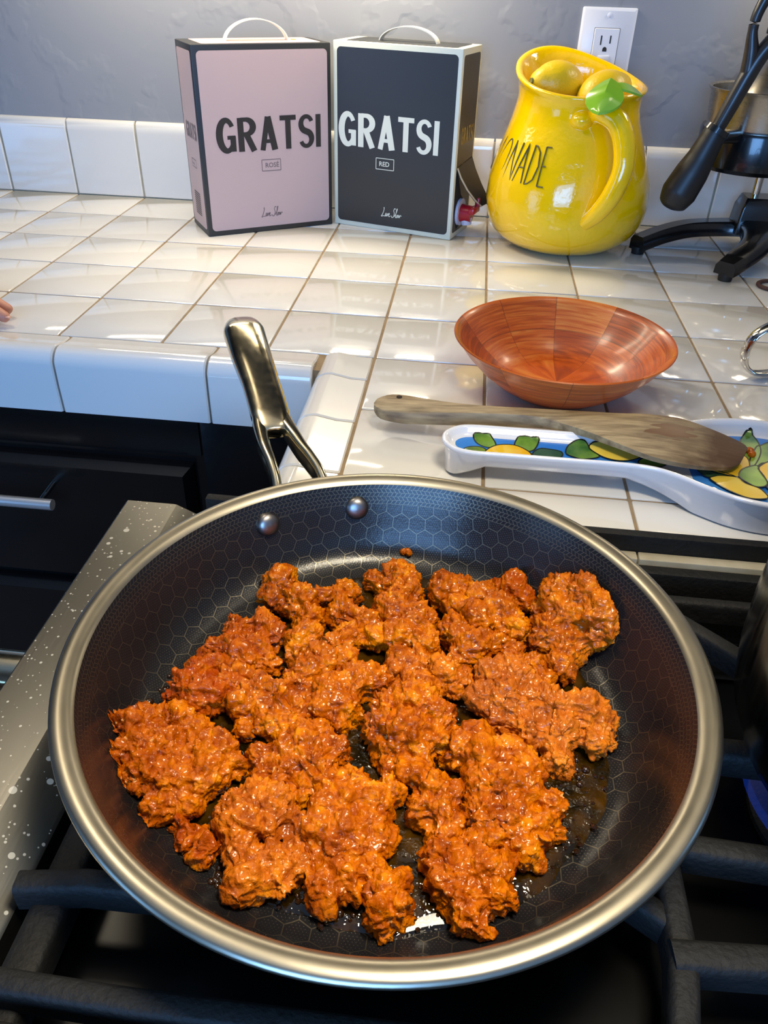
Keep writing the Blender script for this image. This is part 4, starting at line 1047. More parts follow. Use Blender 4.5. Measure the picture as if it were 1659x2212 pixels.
# stations: far edge, near edge of the top face, thickness
FAR = [(-0.854, -1.29, 0.215), (-0.817, -1.20, 0.225), (-0.678, -1.136, 0.23), (-0.323, -1.242, 0.25), (-0.044, -1.291, 0.265), (0.33, -1.316, 0.285), (0.631, -1.332, 0.30), (0.924, -1.361, 0.325), (1.152, -1.364, 0.335), (1.377, -1.392, 0.335), (1.556, -1.48, 0.32), (1.696, -1.531, 0.29), (1.788, -1.571, 0.265), (1.813, -1.62, 0.255)]
NEAR = [(-0.848, -1.33, 0.215), (-0.791, -1.396, 0.22), (-0.622, -1.422, 0.225), (-0.314, -1.423, 0.24), (-0.043, -1.424, 0.26), (0.258, -1.441, 0.28), (0.485, -1.512, 0.30), (0.694, -1.673, 0.325), (0.895, -1.83, 0.33), (1.096, -1.938, 0.315), (1.312, -1.95, 0.285), (1.496, -1.907, 0.25), (1.648, -1.859, 0.235), (1.724, -1.79, 0.235)]
THK = [0.05, 0.09, 0.11, 0.11, 0.11, 0.105, 0.09, 0.065, 0.05, 0.045, 0.04, 0.035, 0.03, 0.02]
ST = list(zip(FAR, NEAR, THK))
bm = nb(); rings = []
A_ = catmull([s_[0] for s_ in ST], 4); B_ = catmull([s_[1] for s_ in ST], 4); T_ = lerp_list([s_[2] for s_ in ST], len(A_))
for a, c, th in zip(A_, B_, T_):
    dn = Vector((0, 0, -th)); k = 0.06
    rings.append([a + dn * 0.15, a.lerp(c, k), a.lerp(c, 0.5) + Vector((0, 0, 0.006)), a.lerp(c, 1 - k), c + dn * 0.15, c + dn * 0.9, c.lerp(a, 0.1) + dn, a.lerp(c, 0.1) + dn, a + dn * 0.9])
loft(bm, rings); bmesh.ops.recalc_face_normals(bm, faces=bm.faces)
put('blade_and_handle', bm, spat_wood(), sp_t, world=True, sharp=45)
bm = nb(); lathe(bm, [(0.022, 0.0), (0.022, 0.004), (0.0, 0.004)], 16, (-0.67, -1.20)); bm.transform(Matrix.Translation((0, 0, 0.232))); put('hanging_hole', bm, simple('hole_dark', hexc(40, 30, 20), 0.9), sp_t, world=True)

# ------------------------------------------------------------------ kettle at the right edge
kt = thing('kettle', 'mirror-polished dark steel kettle on the right-hand grate', 'kettle', (2.05, -4.15, -0.02))
KP = [(0.0, 0.0), (0.62, 0.0), (0.74, 0.03), (0.86, 0.14), (0.93, 0.30), (0.96, 0.50), (0.97, 0.75), (0.965, 1.0), (0.94, 1.16), (0.84, 1.26), (0.60, 1.30)]
bm = nb(); lathe(bm, KP, 96, cap0=False); bmesh.ops.recalc_face_normals(bm, faces=bm.faces); put('body', bm, M_KETTLE, kt)
bm = nb(); lathe(bm, [(0.60, 1.305), (0.58, 1.33), (0.30, 1.38), (0.08, 1.40), (0.07, 1.44), (0.11, 1.50), (0.08, 1.56), (0.0, 1.57)], 48); put('lid', bm, M_KETTLE, kt)
bm = nb(); tube(bm, catmull([(0.75, 0.1, 1.20), (0.7, 0.08, 1.6), (0.3, 0.03, 1.85), (-0.2, -0.03, 1.85), (-0.55, -0.07, 1.6), (-0.62, -0.08, 1.26)], 8), 0.06, 16); put('handle', bm, M_RUBBER, kt)
bm = nb(); tube(bm, catmull([(0.6, 0.62, 0.6), (0.85, 0.85, 0.85), (1.0, 1.0, 1.15)], 6), lerp_list([0.18, 0.13, 0.09], 13), 20); put('spout', bm, M_KETTLE, kt)

# ------------------------------------------------------------------ frying pan
def pan_surface():
    m, nt, b = new_mat('hexagon_etched_nonstick')
    def hexcell(u, v, size):
        """distance-to-cell quantities for a hexagon lattice; returns (edge measure, centre distance)"""
        px = math_n(nt, 'DIVIDE', u, size); py = math_n(nt, 'DIVIDE', v, size)
        def fmod(x, r): return math_n(nt, 'SUBTRACT', x, math_n(nt, 'MULTIPLY', math_n(nt, 'FLOOR', math_n(nt, 'DIVIDE', x, r)), r))
        R3 = 1.7320508
        ax = math_n(nt, 'SUBTRACT', fmod(px, 1.0), 0.5); ay = math_n(nt, 'SUBTRACT', fmod(py, R3), R3 / 2)
        bx = math_n(nt, 'SUBTRACT', fmod(math_n(nt, 'SUBTRACT', px, 0.5), 1.0), 0.5); by = math_n(nt, 'SUBTRACT', fmod(math_n(nt, 'SUBTRACT', py, R3 / 2), R3), R3 / 2)
        da = math_n(nt, 'ADD', math_n(nt, 'MULTIPLY', ax, ax), math_n(nt, 'MULTIPLY', ay, ay))
        db = math_n(nt, 'ADD', math_n(nt, 'MULTIPLY', bx, bx), math_n(nt, 'MULTIPLY', by, by))
        sel = math_n(nt, 'LESS_THAN', da, db)
        def mixs(a, c): return math_n(nt, 'ADD', math_n(nt, 'MULTIPLY', sel, a), math_n(nt, 'MULTIPLY', math_n(nt, 'SUBTRACT', 1.0, sel), c))
        gx = math_n(nt, 'ABSOLUTE', mixs(ax, bx)); gy = math_n(nt, 'ABSOLUTE', mixs(ay, by))
        d = math_n(nt, 'MAXIMUM', gx, math_n(nt, 'ADD', math_n(nt, 'MULTIPLY', gx, 0.5), math_n(nt, 'MULTIPLY', gy, R3 / 2)))
        return d, math_n(nt, 'MINIMUM', da, db)
    uv = N(nt, 'ShaderNodeUVMap', uv_map='plan'); sp = N(nt, 'ShaderNodeSeparateXYZ'); L(nt, uv.outputs[0], sp.inputs[0])
    uv2 = N(nt, 'ShaderNodeUVMap', uv_map='polar'); sp2 = N(nt, 'ShaderNodeSeparateXYZ'); L(nt, uv2.outputs[0], sp2.inputs[0])
    d, _ = hexcell(sp.outputs[0], sp.outputs[1], 0.104)
    line = math_n(nt, 'GREATER_THAN', d, 0.5 - 0.022)
    _, c2 = hexcell(sp.outputs[0], sp.outputs[1], 0.0149)
    dot = math_n(nt, 'MULTIPLY', math_n(nt, 'LESS_THAN', c2, 0.018), math_n(nt, 'LESS_THAN', d, 0.42))
    hexp = math_n(nt, 'MAXIMUM', line, dot)
    # chevron bands: s is the arc length below the rim
    th = sp2.outputs[0]; s_ = sp2.outputs[1]
    rows = math_n(nt, 'DIVIDE', s_, 0.0225)
    ri = math_n(nt, 'FLOOR', rows); rf = math_n(nt, 'FRACT', rows)
    par = math_n(nt, 'SUBTRACT', math_n(nt, 'MULTIPLY', math_n(nt, 'PINGPONG', ri, 1.0), 2.0), 1.0)
    sl = math_n(nt, 'MULTIPLY', math_n(nt, 'MULTIPLY', par, rf), 0.55)
    tf = math_n(nt, 'FRACT', math_n(nt, 'ADD', math_n(nt, 'MULTIPLY', th, 320.0), sl))
    bars = math_n(nt, 'LESS_THAN', tf, 0.17)
    rl = math_n(nt, 'MULTIPLY', math_n(nt, 'LESS_THAN', rf, 0.11), math_n(nt, 'GREATER_THAN', ri, 0.5))
    chev = math_n(nt, 'MAXIMUM', bars, rl)
    inb = math_n(nt, 'LESS_THAN', s_, 0.0225 * 5.15)
    pat = math_n(nt, 'ADD', math_n(nt, 'MULTIPLY', inb, chev), math_n(nt, 'MULTIPLY', math_n(nt, 'SUBTRACT', 1.0, inb), hexp))
    pat = math_n(nt, 'MULTIPLY', pat, math_n(nt, 'LESS_THAN', sp2.outputs[2], 2.0))
    n = N(nt, 'ShaderNodeTexNoise'); n.inputs['Scale'].default_value = 40; tc = N(nt, 'ShaderNodeTexCoord'); L(nt, tc.outputs['Object'], n.inputs['Vector'])
    mx = N(nt, 'ShaderNodeMix', data_type='RGBA'); L(nt, pat, mx.inputs[0]); mx.inputs[6].default_value = hexc(22, 22, 25); mx.inputs[7].default_value = hexc(104, 97, 83)
    L(nt, mx.outputs[2], b.inputs['Base Color'])
    L(nt, math_n(nt, 'MULTIPLY', pat, 0.9), b.inputs['Metallic'])
    L(nt, math_n(nt, 'ADD', math_n(nt, 'MULTIPLY', n.outputs['Fac'], 0.16), math_n(nt, 'ADD', 0.20, math_n(nt, 'MULTIPLY', pat, 0.10))), b.inputs['Roughness'])
    b.inputs['Specular IOR Level'].default_value = 0.36
    n4 = N(nt, 'ShaderNodeTexNoise'); n4.inputs['Scale'].default_value = 600; L(nt, tc.outputs['Object'], n4.inputs['Vector'])
    bp = N(nt, 'ShaderNodeBump'); bp.inputs['Strength'].default_value = 0.35; bp.inputs['Distance'].default_value = 0.0005
    L(nt, math_n(nt, 'ADD', pat, math_n(nt, 'MULTIPLY', n4.outputs['Fac'], 0.5)), bp.inputs['Height']); L(nt, bp.outputs['Normal'], b.inputs['Normal'])
    return m
PC = Vector((-0.453, -4.11, 0.0))
pan = thing('frying_pan', 'large steel frying pan with hexagon-etched black inside and polished handle', 'frying pan', (PC.x, PC.y, 0))
INNER = [(0.0, 0.045), (0.25, 0.045), (0.5, 0.045), (0.75, 0.045), (0.9, 0.045), (1.0, 0.046), (1.06, 0.052), (1.11, 0.070), (1.15, 0.10), (1.185, 0.145), (1.215, 0.205), (1.24, 0.27), (1.264, 0.335), (1.287, 0.395), (1.307, 0.445), (1.322, 0.476)]
bm = nb(); seg = 128
ul = bm.loops.layers.uv.new('plan'); ul2 = bm.loops.layers.uv.new('polar')
S = [0.0]
for (r0, z0), (r1, z1) in zip(INNER[:-1], INNER[1:]): S.append(S[-1] + math.hypot(r1 - r0, z1 - z0))
rows = []
for (r, zz) in INNER[1:]:
    rows.append([bm.verts.new((r * math.cos(2 * math.pi * k / seg), r * math.sin(2 * math.pi * k / seg), zz)) for k in range(seg)])
c0 = bm.verts.new((0, 0, INNER[0][1]))
def setuv(f, data):
    for lp, (i, k) in zip(f.loops, data):
        a = 2 * math.pi * k / seg; lp[ul].uv = (S[i] * math.cos(a), S[i] * math.sin(a)); lp[ul2].uv = (k / seg, S[-1] - S[i])
for k in range(seg):
    f = bm.faces.new((c0, rows[0][k], rows[0][(k + 1) % seg])); setuv(f, ((0, k), (1, k), (1, k + 1)))
    for i in range(len(rows) - 1):
        f = bm.faces.new((rows[i][k], rows[i + 1][k], rows[i + 1][(k + 1) % seg], rows[i][(k + 1) % seg])); setuv(f, ((i + 1, k), (i + 2, k), (i + 2, k + 1), (i + 1, k + 1)))
put('cooking_surface', bm, pan_surface(), pan)
bm = nb()
lathe(bm, [(1.322, 0.476), (1.332, 0.488), (1.35, 0.498), (1.375, 0.504), (1.402, 0.502), (1.417, 0.492), (1.42, 0.480), (1.412, 0.468), (1.395, 0.46), (1.375, 0.45)], 160, cap0=False, cap1=False)
bmesh.ops.recalc_face_normals(bm, faces=bm.faces); put('rim', bm, M_RIM, pan, sharp=180)
bm = nb()
lathe(bm, [(1.375, 0.45), (1.345, 0.40), (1.32, 0.33), (1.28, 0.20), (1.22, 0.09), (1.15, 0.02), (1.08, -0.012), (1.0, -0.018), (0.0, -0.018)], 128, cap0=False, cap1=True)
bmesh.ops.recalc_face_normals(bm, faces=bm.faces); put('outer_body', bm, M_RIM, pan, sharp=60)
for ang in (128.2, 104.2):
    a = math.radians(ang); r = 1.262; zz = 0.355
    c = Vector((r * math.cos(a), r * math.sin(a), zz)); nrm = Vector((-math.cos(a), -math.sin(a), 0.34)).normalized()
    bm = nb(); lathe(bm, [(0.067, -0.012), (0.068, 0.006), (0.061, 0.020), (0.046, 0.031), (0.024, 0.037), (0.0, 0.038)], 28, cap0=True)
    bm.transform(Matrix.Translation(c) @ Vector((0, 0, 1)).rotation_difference(nrm).to_matrix().to_4x4()); put('rivet', bm, simple('rivet_steel', hexc(140, 136, 134), 0.36, metal=1.0), pan)
# handle: forked at the pan, swelling to a rounded end
bm = nb()
hp = catmull([(-1.338, -2.455, 0.560), (-1.352, -2.42, 0.572), (-1.395, -2.31, 0.605), (-1.515, -2.04, 0.68), (-1.65, -1.75, 0.745), (-1.765, -1.48, 0.78), (-1.82, -1.33, 0.772), (-1.845, -1.265, 0.75)], 8)
n = len(hp); wv = lerp_list([0.085, 0.108, 0.124, 0.124, 0.138, 0.146, 0.118, 0.035], n); hv = lerp_list([0.045, 0.055, 0.062, 0.062, 0.074, 0.085, 0.07, 0.02], n)
rings = []
for i, p in enumerate(hp):
    d = (hp[min(i + 1, n - 1)] - hp[max(i - 1, 0)]).normalized(); s = d.cross(Vector((0, 0, 1))).normalized(); v = s.cross(d).normalized(); ring = []
    for k in range(28):
        a = 2 * math.pi * k / 28; e = 0.75
        cx_ = math.copysign(abs(math.cos(a)) ** e, math.cos(a)); sy = math.copysign(abs(math.sin(a)) ** e, math.sin(a))
        ring.append(p + s * wv[i] * cx_ + v * hv[i] * sy)
    rings.append(ring)
loft(bm, rings); bmesh.ops.recalc_face_normals(bm, faces=bm.faces)
for pts in ([(-1.478, -2.26, 0.612), (-1.436, -2.42, 0.570), (-1.375, -2.58, 0.52), (-1.305, -2.71, 0.475), (-1.25, -2.82, 0.43), (-1.215, -2.92, 0.38)], [(-1.378, -2.21, 0.616), (-1.308, -2.33, 0.582), (-1.236, -2.43, 0.545), (-1.165, -2.52, 0.505), (-1.085, -2.61, 0.468), (-1.02, -2.69, 0.435), (-0.955, -2.80, 0.38)]):
    P = catmull(pts, 6); rings = []; m_ = len(P); lw = lerp_list([0.05, 0.046, 0.038, 0.032, 0.031, 0.031], m_); lh = lerp_list([0.055, 0.058, 0.07, 0.075, 0.07, 0.065], m_)
    for i, p in enumerate(P):
        d = (P[min(i + 1, m_ - 1)] - P[max(i - 1, 0)]).normalized(); s = d.cross(Vector((0, 0, 1))).normalized(); v = s.cross(d).normalized()
        rings.append([p + s * lw[i] * math.copysign(abs(math.cos(a)) ** 0.6, math.cos(a)) + v * lh[i] * math.copysign(abs(math.sin(a)) ** 0.6, math.sin(a)) for a in [2 * math.pi * k / 16 for k in range(16)]])
    loft(bm, rings)
bmesh.ops.recalc_face_normals(bm, faces=bm.faces)
put('handle', bm, M_POLISHED, pan, world=True, sharp=60)

# ------------------------------------------------------------------ oil in the pan
def oil_mat():
    m, nt, b = new_mat('dark_red_cooking_oil')
    b.inputs['Roughness'].default_value = 0.03; b.inputs['IOR'].default_value = 1.47
    b.inputs['Transmission Weight'].default_value = 0.35; b.inputs['Coat Weight'].default_value = 0.3
    tc = N(nt, 'ShaderNodeTexCoord'); n = N(nt, 'ShaderNodeTexNoise'); n.inputs['Scale'].default_value = 70; n.inputs['Detail'].default_value = 5; L(nt, tc.outputs['Object'], n.inputs['Vector'])
    r = N(nt, 'ShaderNodeValToRGB'); e = r.color_ramp.elements; e[0].position = 0.38; e[0].color = hexc(24, 17, 2); e[1].position = 0.74; e[1].color = hexc(84, 54, 6); L(nt, n.outputs['Fac'], r.inputs['Fac']); L(nt, r.outputs['Color'], b.inputs['Base Color'])
    v = N(nt, 'ShaderNodeTexNoise'); v.inputs['Scale'].default_value = 190; L(nt, tc.outputs['Object'], v.inputs['Vector'])
    bp = N(nt, 'ShaderNodeBump'); bp.inputs['Strength'].default_value = 0.7; bp.inputs['Distance'].default_value = 0.0022; L(nt, v.outputs['Fac'], bp.inputs['Height']); L(nt, bp.outputs['Normal'], b.inputs['Normal'])
    return m
M_OIL = oil_mat()
oil = thing('cooking_oil', 'dark orange-brown oil pooled around the meat in the frying pan', 'oil', (PC.x, PC.y, 0.05))
bm = nb(); rim_ = []; seg = 160
OD = [(-180, 0.90), (-150, 0.96), (-120, 1.02), (-90, 1.045), (-60, 1.055), (-30, 1.055), (0, 1.05), (30, 1.04), (60, 1.03), (90, 1.02), (115, 0.98), (140, 0.80), (160, 0.82), (180, 0.90)]
top = []; low = []
for k in range(seg):
    a = -180 + 360 * k / seg; r = np.interp(a, [q[0] for q in OD], [q[1] for q in OD]) + 0.012 * math.sin(a * 0.21) + 0.008 * math.sin(a * 0.53 + 1)
    ar = math.radians(a); top.append(((r - 0.02) * math.cos(ar), (r - 0.02) * math.sin(ar), 0.013)); low.append((r * math.cos(ar), r * math.sin(ar), 0.0015))
rings = [[(x * f, y * f, 0.014 + 0.002 * math.sin(x * f * 23) * math.sin(y * f * 19)) for x, y, zz in top] for f in (0.2, 0.4, 0.6, 0.8, 0.9)] + [top, low]
loft(bm, [[Vector(p) for p in r] for r in rings], cap0=True, cap1=False)
bmesh.ops.recalc_face_normals(bm, faces=bm.faces)
o = put('surface', bm, M_OIL, oil, kind='stuff')
# bubbles gathered in the gaps and along the near edge of the pool
bm = nb(); rb = random.Random(5)
BUB = [(-1.06, -0.03, 0.05), (-0.62, 0.10, 0.05), (0.20, -0.02, 0.055), (0.27, 0.02, 0.04), (-0.18, -0.25, 0.04), (-0.30, -0.10, 0.03), (-0.10, -0.98, 0.04), (-0.55, -0.90, 0.03), (0.92, -0.22, 0.035), (0.85, -0.05, 0.03), (0.75, -0.52, 0.03), (-0.98, -0.06, 0.035), (-0.55, 0.06, 0.04), (0.04, -0.62, 0.03)]
for x, y, r in BUB:
    for k in range(7):
        q = r * rb.uniform(0.3, 0.9) if k else r
        bmesh.ops.create_icosphere(bm, subdivisions=2, radius=q * 0.6, matrix=Matrix.Translation((x + rb.gauss(0, r * 0.9) * (k > 0), y + rb.gauss(0, r * 0.9) * (k > 0), 0.014)))
for k in range(150):
    a = math.radians(rb.uniform(-115, 5)); r = rb.uniform(0.80, 1.06)
    bmesh.ops.create_icosphere(bm, subdivisions=1, radius=rb.uniform(0.006, 0.017), matrix=Matrix.Translation((r * math.cos(a), r * math.sin(a), 0.013)))
M_BUB = simple('oil_bubble', hexc(60, 34, 14), 0.03, coat=0.6); 
nt = M_BUB.node_tree; nt.nodes['Principled BSDF'].inputs['Transmission Weight'].default_value = 0.6
put('bubbles', bm, M_BUB, oil, kind='stuff')

# ------------------------------------------------------------------ pieces of crumbled red sausage meat
def meat_mat():
    m, nt, b = new_mat('fried_red_sausage_meat')
    tc = N(nt, 'ShaderNodeTexCoord'); at = N(nt, 'ShaderNodeAttribute', attribute_name='crumb')
    n1 = N(nt, 'ShaderNodeTexNoise'); n1.inputs['Scale'].default_value = 34; n1.inputs['Detail'].default_value = 4
    n2 = N(nt, 'ShaderNodeTexNoise'); n2.inputs['Scale'].default_value = 210; n2.inputs['Detail'].default_value = 5
    v = N(nt, 'ShaderNodeTexVoronoi'); v.inputs['Scale'].default_value = 460
    vc = N(nt, 'ShaderNodeTexVoronoi', feature='SMOOTH_F1'); vc.inputs['Scale'].default_value = 560; vc.inputs['Smoothness'].default_value = 0.4
    geo = N(nt, 'ShaderNodeNewGeometry')
    vadd = N(nt, 'ShaderNodeVectorMath', operation='ADD'); oi = N(nt, 'ShaderNodeObjectInfo')
    wv = N(nt, 'ShaderNodeTexNoise'); wv.inputs['Scale'].default_value = 260; L(nt, tc.outputs['Object'], wv.inputs['Vector'])
    vm = N(nt, 'ShaderNodeVectorMath', operation='MULTIPLY_ADD'); vm.inputs[1].default_value = (0.004, 0.004, 0.004); L(nt, wv.outputs['Color'], vm.inputs[0]); L(nt, tc.outputs['Object'], vm.inputs[2])
    for q in (n1, n2): L(nt, tc.outputs['Object'], q.inputs['Vector'])
    for q in (v, vc): L(nt, vm.outputs[0], q.inputs['Vector'])
    f = math_n(nt, 'ADD', math_n(nt, 'ADD', math_n(nt, 'MULTIPLY', n1.outputs['Fac'], 0.55), math_n(nt, 'MULTIPLY', n2.outputs['Fac'], 0.42)), math_n(nt, 'MULTIPLY', math_n(nt, 'SUBTRACT', at.outputs['Fac'], 0.5), 0.34))
    r = N(nt, 'ShaderNodeValToRGB'); L(nt, f, r.inputs['Fac']); e = r.color_ramp.elements
    e[0].position = 0.24; e[0].color = hexc(92, 34, 0); e[1].position = 0.82; e[1].color = hexc(224, 158, 66)
    for p_, c_ in ((0.37, hexc(136, 56, 0)), (0.48, hexc(166, 79, 0)), (0.58, hexc(190, 101, 0)), (0.70, hexc(216, 132, 8))):
        q = e.new(p_); q.color = c_
    # pinkish pale fat flecks
    sp = N(nt, 'ShaderNodeSeparateColor'); L(nt, v.outputs['Color'], sp.inputs['Color'])
    fl = math_n(nt, 'MULTIPLY', math_n(nt, 'GREATER_THAN', sp.outputs[0], 0.955), math_n(nt, 'LESS_THAN', v.outputs['Distance'], 0.36))
    mx = N(nt, 'ShaderNodeMix', data_type='RGBA'); L(nt, math_n(nt, 'MULTIPLY', fl, 0.75), mx.inputs[0]); L(nt, r.outputs['Color'], mx.inputs[6]); mx.inputs[7].default_value = hexc(222, 160, 96)
    # redder, more browned pieces and paler rawer ones
    tn = N(nt, 'ShaderNodeAttribute', attribute_name='browned'); mx2 = N(nt, 'ShaderNodeMix', data_type='RGBA'); L(nt, math_n(nt, 'MULTIPLY', tn.outputs['Fac'], math_n(nt, 'ADD', 0.2, n1.outputs['Fac'])), mx2.inputs[0]); L(nt, mx.outputs[2], mx2.inputs[6]); mx2.inputs[7].default_value = hexc(146, 40, 4)
    tp = N(nt, 'ShaderNodeAttribute', attribute_name='pale'); mx3 = N(nt, 'ShaderNodeMix', data_type='RGBA'); L(nt, math_n(nt, 'MULTIPLY', tp.outputs['Fac'], n1.outputs['Fac']), mx3.inputs[0]); L(nt, mx2.outputs[2], mx3.inputs[6]); mx3.inputs[7].default_value = hexc(192, 112, 44)
    L(nt, mx3.outputs[2], b.inputs['Base Color'])
    L(nt, math_n(nt, 'ADD', 0.30, math_n(nt, 'MULTIPLY', n2.outputs['Fac'], 0.3)), b.inputs['Roughness'])
    b.inputs['Specular IOR Level'].default_value = 0.15
    b.inputs['Coat Weight'].default_value = 0.42; b.inputs['Coat Roughness'].default_value = 0.06; b.inputs['Specular Tint'].default_value = (1.0, 0.62, 0.25, 1)
    n3 = N(nt, 'ShaderNodeTexNoise'); n3.inputs['Scale'].default_value = 900; n3.inputs['Detail'].default_value = 3; L(nt, tc.outputs['Object'], n3.inputs['Vector'])
    hgt = math_n(nt, 'ADD', math_n(nt, 'MULTIPLY', math_n(nt, 'SUBTRACT', 1.0, vc.outputs['Distance']), math_n(nt, 'ADD', 0.3, math_n(nt, 'MULTIPLY', n1.outputs['Fac'], 1.1))), math_n(nt, 'MULTIPLY', n3.outputs['Fac'], 0.45))
    bp = N(nt, 'ShaderNodeBump'); bp.inputs['Strength'].default_value = 0.6; bp.inputs['Distance'].default_value = 0.0010; L(nt, hgt, bp.inputs['Height']); L(nt, bp.outputs['Normal'], b.inputs['Normal']); bp2 = N(nt, 'ShaderNodeBump'); bp2.inputs['Strength'].default_value = 0.3; bp2.inputs['Distance'].default_value = 0.0007; L(nt, hgt, bp2.inputs['Height']); L(nt, bp2.outputs['Normal'], b.inputs['Coat Normal'])
    return m
M_MEAT = meat_mat()
